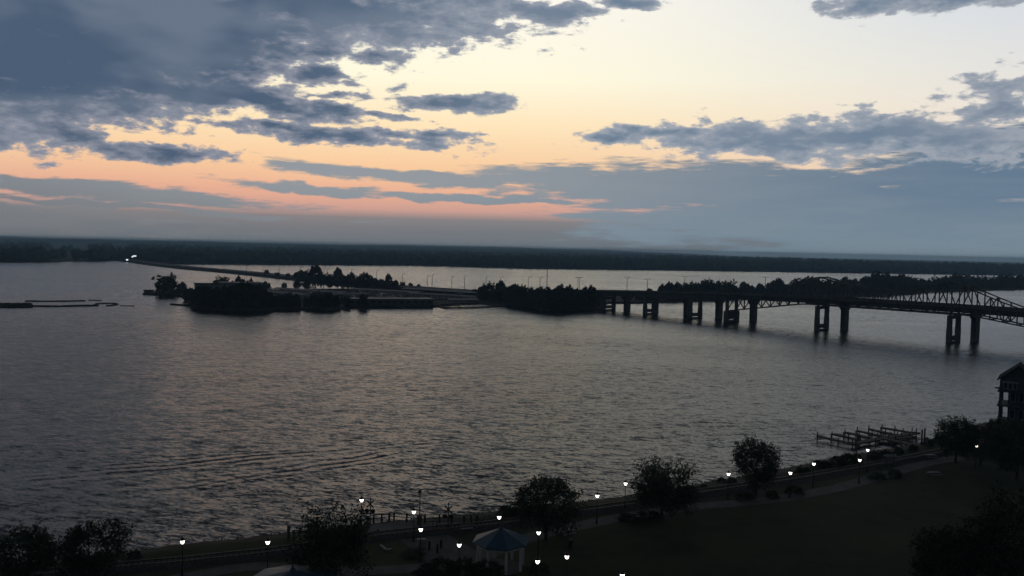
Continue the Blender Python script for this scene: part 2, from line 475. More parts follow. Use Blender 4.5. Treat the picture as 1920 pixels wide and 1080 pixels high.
# inverted winding is fixed below by recalculation
def recalc(o):
    bm = bmesh.new(); bm.from_mesh(o.data); bmesh.ops.recalc_face_normals(bm, faces=bm.faces)
    if sum(f.normal.z for f in bm.faces) < 0: bmesh.ops.reverse_faces(bm, faces=bm.faces)
    bm.to_mesh(o.data); bm.free()
bank = MB().add(vs, fs).build('river_bank', M['bank'], smooth=True); recalc(bank); struct(bank)
# lawn sheet butting on to the bank top
vs = []; fs = []
for x in xs:
    s = (shore_y(x + 3) - shore_y(x - 3)) / 6.0; k = math.sqrt(1 + s * s)
    for d in (9.5, 10.8, 12.2, 13.5, 16):
        y = shore_y(x) - d * k
        vs.append((x, y, gz(x, y) + (0.12 if d < 16 else 0.02) + (0.0 if d > 10 else -0.5)))
    y0 = shore_y(x) - 16 * k
    for q in (0.25, 0.5, 0.75, 1.0):
        vs.append((x, y0 + (-40 - y0) * q, PZ + 0.02))
n = 9
for i in range(len(xs) - 1):
    for j in range(n - 1): fs.append((i * n + j, (i + 1) * n + j, (i + 1) * n + j + 1, i * n + j + 1))
lawn = MB().add(vs, fs).build('lawn', M['lawn'], smooth=True); recalc(lawn); struct(lawn)
LZ = PZ + 0.03

def strip(name, pts, width, mat, z=None, thick=0.0):
    """a ribbon of ground paving along world points"""
    vs = []; fs = []
    for i, p in enumerate(pts):
        a = pts[max(0, i - 1)]; c = pts[min(len(pts) - 1, i + 1)]
        t = Vector((c.x - a.x, c.y - a.y)).normalized(); nrm = Vector((-t.y, t.x))
        wdt = width[i] if isinstance(width, (list, tuple)) else width
        zz = p.z if z is None else z
        for sgn in (-1, 1): vs.append((p.x + nrm.x * sgn * wdt / 2, p.y + nrm.y * sgn * wdt / 2, zz))
    for i in range(len(pts) - 1): fs.append((2 * i, 2 * i + 1, 2 * i + 3, 2 * i + 2))
    o = MB().add(vs, fs).build(name, mat); recalc(o); return o
def smooth_pts(pts, n=8):
    out = []
    for i in range(len(pts) - 1):
        p0 = pts[max(0, i - 1)]; p1 = pts[i]; p2 = pts[i + 1]; p3 = pts[min(len(pts) - 1, i + 2)]
        for k in range(n):
            t = k / n
            out.append(0.5 * ((2 * p1) + (p2 - p0) * t + (2 * p0 - 5 * p1 + 4 * p2 - p3) * t * t + (3 * p1 - p0 - 3 * p2 + p3) * t ** 3))
    out.append(pts[-1]); return out

# footpath that swings along the lawn, and the plaza in front of the overlook
path_px = [(880, 1052), (985, 1010), (1090, 985), (1180, 968), (1300, 950), (1400, 942), (1480, 932), (1560, 917), (1625, 900), (1680, 884), (1740, 868), (1800, 858)]
struct(strip('footpath', smooth_pts([gp(x, y, LZ) for x, y in path_px]), 3.0, M['paving'], LZ + 0.01))
plaza = [gp(x, y, LZ) for x, y in ((690, 1000), (770, 1000), (835, 1000), (905, 1040), (900, 1075), (820, 1085), (790, 1040), (750, 1014))]
struct(MB().prism([(p.x, p.y) for p in plaza], LZ - 0.2, LZ + 0.016).build('plaza', M['paving']))
struct(strip('service_path', smooth_pts([gp(x, y, LZ) for x, y in ((820, 1062), (640, 1072), (480, 1062), (360, 1080), (250, 1100))]), 2.6, M['paving'], LZ + 0.006))

# ------------------------------------------------------------------ railway track along the bank
trk_px = [(-120, 1092), (100, 1072), (240, 1059), (360, 1048.5), (548, 1027.5), (704, 1003), (820, 991), (940, 979.5), (1092, 956), (1189, 942.5), (1305, 922.5), (1463, 900), (1560, 884), (1660, 866), (1767, 845), (1850, 826)]
trk = smooth_pts([gp(x, y, PZ + 0.35) for x, y in trk_px], 10)
trk = [trk[0] + (trk[0] - trk[3]) * 6] + trk + [trk[-1] + (trk[-1] - trk[-4]) * 8]
track = thing('railway_track', 'single railway track on pale ballast running along the river bank', 'railway')
def offset_line(pts, off, dz=0.0):
    out = []
    for i, p in enumerate(pts):
        a = pts[max(0, i - 1)]; c = pts[min(len(pts) - 1, i + 1)]
        t = Vector((c.x - a.x, c.y - a.y)).normalized()
        out.append(Vector((p.x - t.y * off, p.y + t.x * off, p.z + dz)))
    return out
mb = MB(); prof = ((-2.3, -0.5), (-1.5, -0.06), (1.5, -0.06), (2.3, -0.5)); lines = [offset_line(trk, o, z) for o, z in prof]
for i in range(len(trk) - 1):
    for k in range(3):
        mb.add([lines[k][i], lines[k][i + 1], lines[k + 1][i + 1], lines[k + 1][i]], [(0, 1, 2, 3)])
o = mb.build('ballast_bed', M['ballast'], track); recalc(o)
for off in (-0.72, 0.72):
    mb = MB(); ln = offset_line(trk, off, 0.13)
    for i in range(len(ln) - 1): mb.beam(ln[i], ln[i + 1], 0.09, 0.16)
    mb.build('rail', M['rail'], track)
mb = MB(); run = 0.0
for i in range(len(trk) - 1):
    seg = trk[i + 1] - trk[i]; L = seg.length; an = math.atan2(seg.y, seg.x)
    while run < L:
        p = trk[i] + seg * (run / L); mb.box((p.x, p.y, p.z - 0.02), (0.24, 2.6, 0.16), an); run += 0.62
    run -= L
struct(mb.build('sleepers', M['wood'], track), 'stuff')

# ------------------------------------------------------------------ trees
def leaf_mesh(name, seed, n, size, r, h, z0, kind='round', clump=26, mat='leaf', spread=0.07, twig=0.26, twig_in=0.86):
    """a crown of many small leaf faces gathered in clumps"""
    g = np.random.default_rng(seed)
    nc = max(8, n // clump)
    lob = g.uniform(0.78, 1.16, 9); la = g.uniform(0, 2 * math.pi, 9)
    # clump centres: spread through the volume, denser towards the rim
    d = g.normal(size=(nc, 3)); d /= np.linalg.norm(d, axis=1)[:, None]
    if kind != 'round': d[:, 2] = g.uniform(-1, 1, nc)
    rad = g.uniform(0.25, 1, nc) ** 0.45
    az = np.arctan2(d[:, 1], d[:, 0])
    wob = np.ones(nc)
    for k in range(9): wob += 0.10 * (lob[k] - 0.97) * 6 * np.cos((k % 4 + 1) * az + la[k] + d[:, 2] * (k % 3 + 1))
    rad = rad * np.clip(wob, 0.6, 1.25)
    c = d * rad[:, None]
    if kind == 'cone':
        t = (c[:, 2] + 1) / 2; k = np.clip(1.02 - t, 0.03, 1)[:, None] ** 0.75
        th = g.uniform(0, 2 * math.pi, nc); rr = g.uniform(0.3, 1, nc)[:, None]
        c[:, :2] = np.stack([np.cos(th), np.sin(th)], 1) * rr * k
    elif kind == 'dome':
        t = np.clip((c[:, 2] + 1) / 2, 0, 1); k = np.sqrt(np.clip(1.0 - t ** 2.2, 0.01, 1))[:, None]
        th = g.uniform(0, 2 * math.pi, nc); rr = g.uniform(0.35, 1, nc)[:, None] ** 0.6
        c[:, :2] = np.stack([np.cos(th), np.sin(th)], 1) * rr * k
    elif kind == 'flat':
        c[:, 2] = np.where(c[:, 2] < 0, c[:, 2] * 0.75, c[:, 2])
    c = np.clip(c, -1.3, 1.3)
    tw = c.copy(); tw[:, 2] += 0.45; tw /= (np.linalg.norm(tw, axis=1)[:, None] + 1e-6)
    tw = tw + g.normal(size=tw.shape) * 0.45; tw /= np.linalg.norm(tw, axis=1)[:, None]
    c = c * twig_in
    pos = np.repeat(c, clump, axis=0); tw = np.repeat(tw, clump, axis=0)
    along = g.uniform(-0.5, 1.0, len(pos))[:, None]
    pos = pos + tw * along * twig + g.normal(size=pos.shape) * spread * (1.15 - 0.6 * np.abs(along))
    out = pos.copy(); out[:, 2] += 0.35
    out /= (np.linalg.norm(out, axis=1)[:, None] + 1e-6)
    dirs = out * 0.8 + g.normal(size=pos.shape) * 0.7; dirs /= np.linalg.norm(dirs, axis=1)[:, None]
    sd_ = np.cross(dirs, g.normal(size=pos.shape)); sd_ /= (np.linalg.norm(sd_, axis=1)[:, None] + 1e-6)
    # normalise: the crown fills r and z0..z0+h
    pos[:, :2] /= np.percentile(np.hypot(pos[:, 0], pos[:, 1]), 97); zl, zh = np.percentile(pos[:, 2], (1.5, 98.8))
    pos[:, 2] = (pos[:, 2] - zl) / (zh - zl)
    pos = pos * np.array([r, r, h]) + np.array([0, 0, z0])
    L = (size * g.uniform(0.6, 1.5, len(pos)))[:, None]
    W = L * 0.55
    q = np.stack([pos - dirs * L * .5, pos + sd_ * W * .5, pos + dirs * L * .5, pos - sd_ * W * .5], 1).reshape(-1, 3)
    N = len(pos)
    me = bpy.data.meshes.new(name)
    me.vertices.add(4 * N); me.vertices.foreach_set('co', q.ravel())
    me.loops.add(4 * N); me.loops.foreach_set('vertex_index', np.arange(4 * N, dtype=np.int32))
    me.polygons.add(N); me.polygons.foreach_set('loop_start', np.arange(0, 4 * N, 4, dtype=np.int32))
    me.update(calc_edges=True); me.materials.append(M[mat])
    return me
def trunk_mesh(name, seed, h, r, crown_r, crown_h, limbs=7):
    g = random.Random(seed); mb = MB()
    p = Vector((0, 0, -0.3)); q = Vector((g.uniform(-.1, .1), g.uniform(-.1, .1), h)); top = q + Vector((0, 0, crown_h * 0.55))
    mb.tube(p, q, r * 1.25, r * 0.8, 8); mb.tube(q, top, r * 0.8, r * 0.15, 6)
    for i in range(limbs):
        a = 2 * math.pi * i / limbs + g.uniform(-.4, .4); t = g.uniform(0.0, 0.5)
        s = q.lerp(top, t * 0.6); e = Vector((math.cos(a) * crown_r * g.uniform(.5, .85), math.sin(a) * crown_r * g.uniform(.5, .85), h + crown_h * g.uniform(.3, .8)))
        mid = s.lerp(e, 0.5) + Vector((0, 0, -crown_h * 0.06)); mb.tube(s, mid, r * .45, r * .3, 5); mb.tube(mid, e, r * .3, r * .06, 5)
    me = mb.mesh(name); me.materials.append(M['bark']); return me
NEAR = []
for i, (n_, sz, r_, h_, z_, kd) in enumerate(((11000, 0.22, 3.3, 5.5, 1.4, 'round'), (11000, 0.22, 3.6, 5.2, 1.3, 'flat'), (12000, 0.21, 3.0, 5.9, 1.4, 'round'), (9000, 0.22, 3.5, 5.4, 1.3, 'round'))):
    NEAR.append((trunk_mesh('trunk', 40 + i, z_ + 0.6, 0.17, r_, h_ * .9), leaf_mesh('crown', 50 + i, n_, sz, r_, h_, z_, kd, 34), r_, z_ + h_))
FARM = []
for i, (r_, h_, z_, kd) in enumerate(((0.50, 0.99, 0.01, 'round'), (0.45, 0.99, 0.01, 'dome'), (0.55, 0.98, 0.02, 'flat'), (0.40, 0.98, 0.02, 'cone'), (0.50, 0.99, 0.01, 'dome'))):
    FARM.append((trunk_mesh('trunk', 70 + i, 0.2, 0.028, r_, h_ * .75, 5), leaf_mesh('crown', 80 + i, 3600, 0.10, r_, h_, z_, kd, 20, 'leaf2', 0.08, 0.10, 0.96)))
BUSH = [leaf_mesh('shrub_leaves', 90 + i, 2000, 0.13, 1.0, 1.15, -0.1, 'dome', 20) for i in range(2)]
def tree(lib, k, loc, sc, label, group=None, name='broadleaf_tree', rz=None):
    t = thing(name, label, 'tree', loc, rnd.uniform(0, 6.28) if rz is None else rz, group, sc)
    obj('trunk', lib[k][0], t); obj('crown', lib[k][1], t); return t
def near_tree(x, ytop, ybase, k, label, wpx=100, name='broadleaf_tree', rz=None):
    b = on_ground(x, ybase)
    dist = b.y
    h = (ybase - ytop - 3) * dist / F
    s = h / NEAR[k][3]; dist *= 1.05; sw = wpx * dist / F / 2 / NEAR[k][2]
    return tree(NEAR, k, b, (sw, sw, s), label, None, name, rz)
near_tree(52, 988, 1100, 0, 'dark bushy tree beside the track, wider and lower of a close pair', 118, rz=0.4)
near_tree(168, 974, 1105, 3, 'taller dark bushy tree of a close pair beside the track', 132, rz=2.0)
near_tree(625, 953, 1095, 1, 'big spreading dark tree between the blue roof and the overlook', 146, rz=1.1)
near_tree(1024, 889, 1014, 3, 'open airy tree by the track next to the gazebo', 136, 'oak_tree', rz=0.2)
near_tree(1240, 864, 972, 1, 'wide round tree over the dark hedge by the track', 124, 'oak_tree', rz=2.6)
near_tree(1417, 824, 928, 2, 'tall dense upright tree with short trunk among clipped hedges', 86, 'oak_tree', rz=3.3)
near_tree(1791, 781, 868, 0, 'tree on the bank beside the boat dock pilings', 78, 'oak_tree', rz=4.0)
near_tree(1866, 782, 850, 2, 'tree in front of the gabled house with open porches', 42, rz=1.7)
near_tree(1906, 792, 900, 0, 'dark tree in shade below the gabled house', 100, rz=5.1)
near_tree(1838, 797, 872, 3, 'low broad tree behind the lamp near the gabled house', 80, rz=0.9)
near_tree(1768, 984, 1150, 2, 'dark rounded tree at the corner of the lawn, lower of two', 120, rz=0.3)
near_tree(1895, 928, 1150, 0, 'large dark tree at the lawn corner rising above a lower one', 190, rz=2.2)

def shrub(x, y, sx, sy, sz, label, group=None, k=0, name='shrub', rz=0.0, dz=0.0):
    b = on_ground(x, y)
    o = tag(obj(name, BUSH[k]), label, 'shrub', group); o.location = (b.x, b.y, b.z + dz); o.rotation_euler = (0, 0, rz); o.scale = (sx, sy, sz)
    return o
HG = 'clipped hedges along the footpath'
for i, (x, y, sx, sy, sz, lb) in enumerate((
    (1396, 936, 2.2, 1.0, 0.9, 'clipped low hedge at the foot of the tall dense tree, beside the lamp'),
    (1448, 931, 1.8, 1.0, 0.9, 'middle one of three clipped hedges on the footpath edge'),
    (1490, 925, 1.8, 1.1, 1.1, 'taller clipped hedge ending the row of three by the footpath'),
    (1645, 897, 1.9, 1.2, 0.9, 'low dark hedge beside the pale information kiosk'),
    (1678, 892, 2.0, 1.2, 1.0, 'rounded hedge next to the low one, on the picnic table side'),
    (1178, 976, 2.0, 1.2, 0.9, 'dark low hedge under the wide round tree by the lamp'),
    (1215, 972, 2.2, 1.2, 1.0, 'dark low hedge against the trunk of the wide round tree'))):
    shrub(x, y, sx, sy, sz, lb, HG, i % 2, 'hedge', 0.5 + i)
for i, (x, y, s, lb) in enumerate(((828, 1072, 1.6, 'bush in front of the gazebo on the plaza edge'), (868, 1078, 1.9, 'large bush against the gazebo columns'),
                                   (915, 1080, 1.8, 'bush before the gazebo steps'), (800, 1082, 1.4, 'small bush at the end of the gazebo planting'),
                                   (775, 1040, 1.5, 'flat planting bed of low shrubs on the plaza'), (1010, 1072, 1.2, 'thin bush under the lamp beside the gazebo'))):
    shrub(x, y, s * 1.3, s, s * (0.35 if i == 4 else 0.9), lb, 'bushes around the gazebo', i % 2, 'bush', i * 1.1)
SG = 'wild shrubs on the river bank'
for i, (x, y, s) in enumerate(((948, 968, 1.3), (966, 968, 1.0), (990, 966, 1.2), (252, 1048, 0.9), (1352, 905, 0.8), (1372, 908, 0.9), (1535, 878, 1.4), (1548, 876, 1.1), (1570, 874, 1.5), (1590, 869, 1.6),
                               (1606, 868, 1.3), (1640, 862, 1.4), (1660, 857, 1.3), (1685, 852, 1.1), (1500, 889, 0.9), (1512, 886, 0.8), (1712, 846, 1.0), (1740, 836, 1.2), (1760, 830, 1.3), (1100, 954, 0.6), (1320, 917, 0.7))):
    shrub(x, y, s, s, s * rnd.uniform(0.8, 1.3), 'scrubby wild shrub on the slope between track and water', SG, i % 2, 'wild_shrub', rnd.uniform(0, 6))
# rank grass along the water's edge
mbg = MB()
for _ in range(2600):
    x = rnd.uniform(-95, 125); d = abs(rnd.gauss(1.5, 2.6)); y = shore_y(x) - d - 0.3
    if d > 9: continue
    z = gz(x, y); h = rnd.uniform(0.1, 0.45); a = rnd.uniform(0, 3.14); wd = 0.16
    mbg.add([(x - math.cos(a) * wd, y - math.sin(a) * wd, z - .1), (x + math.cos(a) * wd, y + math.sin(a) * wd, z - .1), (x + rnd.uniform(-.2, .2), y + rnd.uniform(-.2, .2), z + h)], [(0, 1, 2)])
struct(mbg.build('bank_grass', M['reed']), 'stuff')
# ------------------------------------------------------------------ park lamps
def lamp_proto(lit=True):
    t = bpy.data.objects.new('lamp_post', None); COL.objects.link(t)
    MB().lathe((0, 0, -0.1), ((0.2, 0), (0.2, 0.25), (0.13, 0.4), (0.11, 0.9), (0.07, 1.0)), 10).build('base', M['black'], t)
    MB().tube((0, 0, 0.85), (0, 0, 3.55), 0.06, 0.045, 8).build('post', M['black'], t)
    ln = MB().lathe((0, 0, 3.52), ((0.05, 0), (0.14, 0.06), (0.13, 0.12)), 8).build('lantern', M['black'], t)
    MB().lathe((0, 0, 3.63), ((0.12, 0.0), (0.23, 0.22), (0.27, 0.42)), 8).build('globe', M['glow'] if lit else M['frost'], ln)
    MB().lathe((0, 0, 4.05), ((0.34, 0), (0.30, 0.07), (0.15, 0.24), (0.05, 0.34), (0.03, 0.45)), 8).build('cap', M['black'], ln)
    return t
LAMPS = [(342, 1016, 'lit lamp post beside the track next to the pair of bushy trees'),
         (502, 1017, 'lit lamp post beside the track near the two bank pilings'),
         (678, 938, 'lit lamp post at the overlook end, just behind the big spreading tree'),
         (776, 960, 'lit lamp post on the plaza in front of the stone railing pedestal'),
         (789, 993, 'lit lamp post above the pale utility box on the plaza'),
         (861, 1022, 'lit lamp post between the bollards and the gazebo'),
         (936, 970, 'lit lamp post on the track edge behind the gazebo roof'),
         (1010, 999, 'lit lamp post under the open airy tree by the gazebo'),
         (1008, 1053, 'lit lamp post standing in bushes close to the gazebo columns'),
         (1063, 1044, 'lit lamp post alone on the open lawn near the gazebo'),
         (1120, 930, 'lit lamp post on the footpath between the airy tree and the wide tree'),
         (1173, 907, 'lit lamp post touching the leaves of the wide round tree'),
         (1366, 889, 'lit lamp post by the track just before the tall dense tree'),
         (1482, 887, 'lit lamp post low on the bank just past the tall dense tree'),
         (1526, 870, 'lit lamp post at the start of the bank shrubs near the boat dock'),
         (1612, 863, 'lit lamp post on the footpath in front of the boat dock'),
         (1627, 844, 'lit lamp post among bank shrubs at the foot of the boat dock'),
         (1831, 837, 'lit lamp post in deep shade below the gabled house'),
         (1167, 1079, 'lit lamp post rising from the lower edge of the open lawn')]
proto = None
for x, y, lb in LAMPS:
    b = on_ground(x, y, 3.85)
    if proto is None:
        proto = lamp_proto(); tag(proto, lb, 'lamp post', 'lit park lamps'); proto.location = b
    else: copy_thing(proto, b, rnd.uniform(0, 1), None, lb, 'lit park lamps')

# ------------------------------------------------------------------ overlook platform with railing
OZ = PZ + 0.35
back_px = [(690, 982.5), (701, 980.5), (716, 978), (730, 976.5), (739, 976.2), (763, 978), (787, 980), (797, 979.5), (824, 979.2), (847, 979.6), (870, 980), (883, 979.5), (894, 979)]
back_pts = [gp(x, y, OZ) for x, y in back_px]
front_pts = [gp(x, y, OZ) for x, y in ((905, 979.2), (860, 984.5), (800, 991.5), (745, 997.5), (690, 1003))]
poly = [(p.x, p.y) for p in back_pts] + [(p.x, p.y) for p in front_pts]
ov = thing('overlook_platform', 'paved overlook platform on the bank beyond the railway crossing', 'platform')
o = MB().prism(poly, OZ - 2.6, OZ).build('slab', M['concrete'], ov); recalc(o)
rl = thing('railing', 'dark metal railing with square posts around the overlook platform', 'railing')
tops = [p + Vector((0, 0, 1.12)) for p in back_pts]
for i, p in enumerate(back_pts):
    if i == 6: continue
    MB().box((p.x, p.y - 0.12, OZ + 0.57), (0.22, 0.22, 1.2)).build('post', M['black'], rl)
for i in range(len(back_pts) - 1):
    for z in (1.08, 0.62, 0.16):
        off = Vector((0, -0.12, z))
        MB().beam(back_pts[i] + off, back_pts[i + 1] + off, 0.06, 0.08).build('rail', M['black'], rl)
# low inner handrail by the track crossing, and the long low rail that continues the line
hr = thing('handrail', 'short low handrail on the platform beside the crossing signal', 'railing')
hp = [gp(x, y, OZ) for x, y in ((812, 986.5), (819, 985.8), (846, 984.5))]
for p in hp: MB().box((p.x, p.y, OZ + 0.45), (0.1, 0.1, 0.95)).build('post', M['black'], hr)
for i in range(2): MB().beam(hp[i] + Vector((0, 0, 0.9)), hp[i + 1] + Vector((0, 0, 0.9)), 0.06, 0.06).build('rail', M['black'], hr)
lr = thing('bank_fence', 'low wire fence continuing from the overlook railing along the bank', 'fence')
fp = [gp(x, y, PZ) for x, y in ((897, 978), (908, 977), (918, 976), (930, 974.5))]
for p in fp: MB().box((p.x, p.y, PZ + 0.35), (0.1, 0.1, 0.9)).build('post', M['wood'], lr)
for i in range(3):
    for z in (0.72, 0.4): MB().beam(fp[i] + Vector((0, 0, z)), fp[i + 1] + Vector((0, 0, z)), 0.05, 0.05).build('wire', M['black'], lr)
pd = gp(787, 981, OZ)
ped = thing('pedestal_lamp', 'unlit lamp post on a stone pedestal in the overlook railing', 'lamp post', (pd.x, pd.y - 0.3, OZ))
MB().box((0, 0, 0.55), (0.62, 0.62, 1.1)).box((0, 0, 1.14), (0.76, 0.76, 0.1)).build('pedestal', M['brick'], ped)
MB().tube((0, 0, 1.15), (0, 0, 3.9), 0.075, 0.05, 8).build('post', M['black'], ped)
ln = MB().lathe((0, 0, 3.85), ((0.05, 0), (0.15, 0.06), (0.13, 0.12)), 8).build('lantern', M['black'], ped)
MB().lathe((0, 0, 3.96), ((0.12, 0.0), (0.2, 0.22), (0.22, 0.38)), 8).build('globe', M['frost'], ln)
MB().lathe((0, 0, 4.34), ((0.32, 0), (0.28, 0.07), (0.12, 0.26), (0.03, 0.42)), 8).build('cap', M['black'], ln)

# ------------------------------------------------------------------ railway crossing signals
def crossing(x, y, ytop, label):
    b = on_ground(x, y); dist = (b - Vector((0, 0, CAMZ))).length; H = (y - ytop) * dist / F * 1.05
    t = thing('crossing_signal', label, 'crossing signal', b, rnd.uniform(-0.15, 0.15), 'railway crossing signals')
    MB().lathe((0, 0, -0.1), ((0.32, 0), (0.32, 0.3), (0.16, 0.4)), 8).build('base', M['concrete'], t)
    MB().tube((0, 0, 0.2), (0, 0, H - 0.1), 0.075, 0.07, 8).lathe((0, 0, H - 0.12), ((0.06, 0), (0.1, 0.06), (0.02, 0.2)), 8).build('mast', M['black'], t)
    for s in (-1, 1):
        MB().beam((-0.5 * s, -0.12 - 0.03 * (s > 0), H - 1.3), (0.5 * s, -0.12 - 0.03 * (s > 0), H - 0.35), 0.04, 0.19, (0, 0, 1)).build('crossbuck_board', M['wood'], t)
    MB().beam((-0.62, -0.1, H - 1.75), (0.62, -0.1, H - 1.75), 0.09, 0.09).build('light_bar', M['black'], t)
    for s in (-1, 1):
        d = MB().tube((0.42 * s, -0.14, H - 1.75), (0.42 * s, -0.2, H - 1.75), 0.31, 0.31, 14).build('light_disc', M['black'], t)
        MB().tube((0.42 * s, -0.2, H - 1.75), (0.42 * s, -0.24, H - 1.75), 0.13, 0.13, 12).build('lens', M['red'], d)
        MB().tube((0.42 * s, -0.12, H - 1.75), (0.42 * s, 0.15, H - 1.75), 0.16, 0.1, 10).build('light_housing', M['black'], d)
    return t
crossing(694, 990, 938, 'railway crossing signal next to the lamp behind the big spreading tree')
crossing(840, 994, 947, 'railway crossing signal beside the short low handrail on the overlook')

# small plaza furniture
for x, y, h, lb in ((805, 1031, 1.15, 'black bollard on the plaza next to the pale utility box'), (820, 1037, 1.15, 'black bollard on the plaza nearest the planting bed corner'),
                    (827, 1028, 1.15, 'black bollard on the plaza closest to the track')):
    b = on_ground(x, y)
    t = thing('bollard', lb, 'bollard', b, 0, 'plaza bollards')
    MB().tube((0, 0, -0.05), (0, 0, h - 0.15), 0.15, 0.14, 10).build('post', M['black'], t)
    MB().lathe((0, 0, h - 0.16), ((0.17, 0), (0.17, 0.08), (0.08, 0.2)), 10).build('cap', M['black'], t)
b = on_ground(790, 1027)
t = thing('utility_box', 'pale grey utility box on the plaza by the lamp', 'utility box', b, 0.2)
MB().box((0, 0, 0.5), (1.0, 0.5, 1.1)).build('cabinet', M['cream'], t); MB().box((0, 0, 1.1), (1.1, 0.6, 0.1)).build('lid', M['cream'], t)
MB().box((0.0, -0.26, 0.5), (0.8, 0.04, 0.85)).build('door', M['cream'], t)
kb = thing('kerb_edging', 'angled pale kerb edging on the grass near the plaza', 'kerb', (0, 0, 0))
a, c, e = [gp(x, y, LZ) for x, y in ((714, 1024), (725, 1033), (734, 1031))]
for p, q in ((a, c), (c, e)): MB().beam(p + Vector((0, 0, .08)), q + Vector((0, 0, .08)), 0.3, 0.24).build('kerb_stone', M['cream'], kb)
for x, y, h, lb in ((541, 1012, 1.9, 'thick wooden piling on the bank edge, taller of two'), (551, 1013, 1.3, 'thin wooden piling on the bank edge, shorter of two')):
    b = on_ground(x, y + 2); r = 0.22 if h > 1.5 else 0.13
    t = thing('piling', lb, 'piling', b, 0, 'bank pilings'); MB().tube((0, 0, -0.6), (0, 0, h), r, r * .9, 9).build('post', M['wood'], t)
    MB().tube((0, 0, h - 0.02), (0, 0, h + 0.08), r * 1.1, r * .5, 9).build('cap', M['black'], t)
b = on_ground(876, 997)
t = thing('bench', 'small wooden bench on the grass beside the track near the overlook', 'bench', b, 0.3)
MB().box((0, 0, 0.45), (1.7, 0.45, 0.06)).build('seat', M['cream'], t); MB().box((0, 0.24, 0.75), (1.7, 0.05, 0.35)).build('backrest', M['cream'], t)
for s in (-0.7, 0.7): MB().box((s, 0.05, 0.2), (0.08, 0.42, 0.48)).build('leg', M['black'], t)
b = on_ground(1668, 874)
t = thing('information_kiosk', 'pale roofed information kiosk beside the track near the hedges', 'kiosk', b, 0.2)
MB().box((0, 0, 1.15), (1.6, 0.12, 1.2)).build('panel', M['cream'], t)
for s in (-0.85, 0.85): MB().box((s, 0, 0.9), (0.12, 0.16, 1.9)).build('post', M['wood'], t)
MB().add([(-1.1, -.5, 1.85), (1.1, -.5, 1.85), (1.1, .5, 1.85), (-1.1, .5, 1.85), (-1.1, 0, 2.2), (1.1, 0, 2.2)], [(0, 1, 5, 4), (2, 3, 4, 5), (0, 4, 3), (1, 2, 5), (3, 2, 1, 0)]).build('roof', M['cream'], t)
def picnic(x, y, rz, lb):
    t = thing('picnic_table', lb, 'picnic table', on_ground(x, y), rz, 'picnic tables')
    MB().box((0, 0, 0.74), (1.9, 0.8, 0.06)).build('table_top', M['cream'], t)
    for s in (-1, 1): MB().box((0, s * 0.75, 0.44), (1.9, 0.28, 0.05)).build('seat', M['cream'], t)
    for s in (-0.7, 0.7):
        MB().beam((s, -0.7, 0), (s, 0.25, 0.72), 0.08, 0.1).beam((s, 0.7, 0), (s, -0.25, 0.72), 0.08, 0.1).build('leg', M['wood'], t)
picnic(1751, 893, 0.1, 'pale picnic table on the open lawn past the hedges')
picnic(1744, 860, 0.0, 'pale picnic table close to the track near the bank tree')
picnic(1062, 1004, 0.6, 'pale picnic table beneath the open airy tree')
b = on_ground(1069, 1026); t = thing('litter_bin', 'dark litter bin on the lawn behind the lone lamp', 'bin', b)
MB().lathe((0, 0, 0), ((0.28, 0), (0.32, 0.85), (0.34, 0.9)), 12).build('body', M['black'], t); MB().lathe((0, 0, 0.9), ((0.36, 0), (0.3, 0.12), (0.1, 0.2)), 12).build('lid', M['greyroof'], t)

# ------------------------------------------------------------------ gazebo and the second blue roof
def gazebo(c, R, eave, apex, rot, label, drop=0.0):
    t = thing('gazebo', label, 'gazebo', c, rot)
    MB().lathe((0, 0, -0.2), ((R * 0.97, 0), (R * 0.97, 0.3)), 8).build('floor', M['paving'], t)
    rf = MB()
    for i in range(8):     # eight roof panels with hips
        a0, a1 = 2 * math.pi * i / 8, 2 * math.pi * (i + 1) / 8
        p = lambda r, a, z: (r * math.cos(a), r * math.sin(a), z)
        MB().add([p(R * 1.16, a0, eave), p(R * 1.16, a1, eave), p(0.32, a1, apex - 0.28), p(0.32, a0, apex - 0.28),
                  p(R * 1.16, a0, eave - 0.14), p(R * 1.16, a1, eave - 0.14), p(0.32, a1, apex - 0.42), p(0.32, a0, apex - 0.42)],
                 [(0, 1, 2, 3), (7, 6, 5, 4), (0, 4, 5, 1), (1, 5, 6, 2), (2, 6, 7, 3), (3, 7, 4, 0)]).build('roof_panel', M['blueroof'], t)
        MB().beam(p(R * 1.02, a0, eave - 0.22), p(R * 1.02, a1, eave - 0.22), 0.12, 0.36).build('fascia', M['white'], t)
        MB().beam(p(R * 0.93, a0, 0.2), p(R * 0.93, a0, eave - 0.1), 0.26, 0.26).build('column', M['white'], t)
    MB().lathe((0, 0, apex - 0.36), ((0.36, 0), (0.30, 0.16), (0.1, 0.42), (0.04, 0.7), (0.02, 1.0)), 8).build('finial', M['blueroof'], t)
    return t
gb = gp(938, 1065, PZ)
gazebo((gb.x, gb.y, PZ), 2.95, 3.35, 5.0, 0.25, 'octagonal gazebo with blue metal roof and white columns on the plaza')
g2 = gp(548, 1132, PZ)
gazebo((g2.x, g2.y, PZ), 4.2, 2.5, 3.9, 0.1, 'wide blue metal roof of a pavilion beside the big spreading tree')

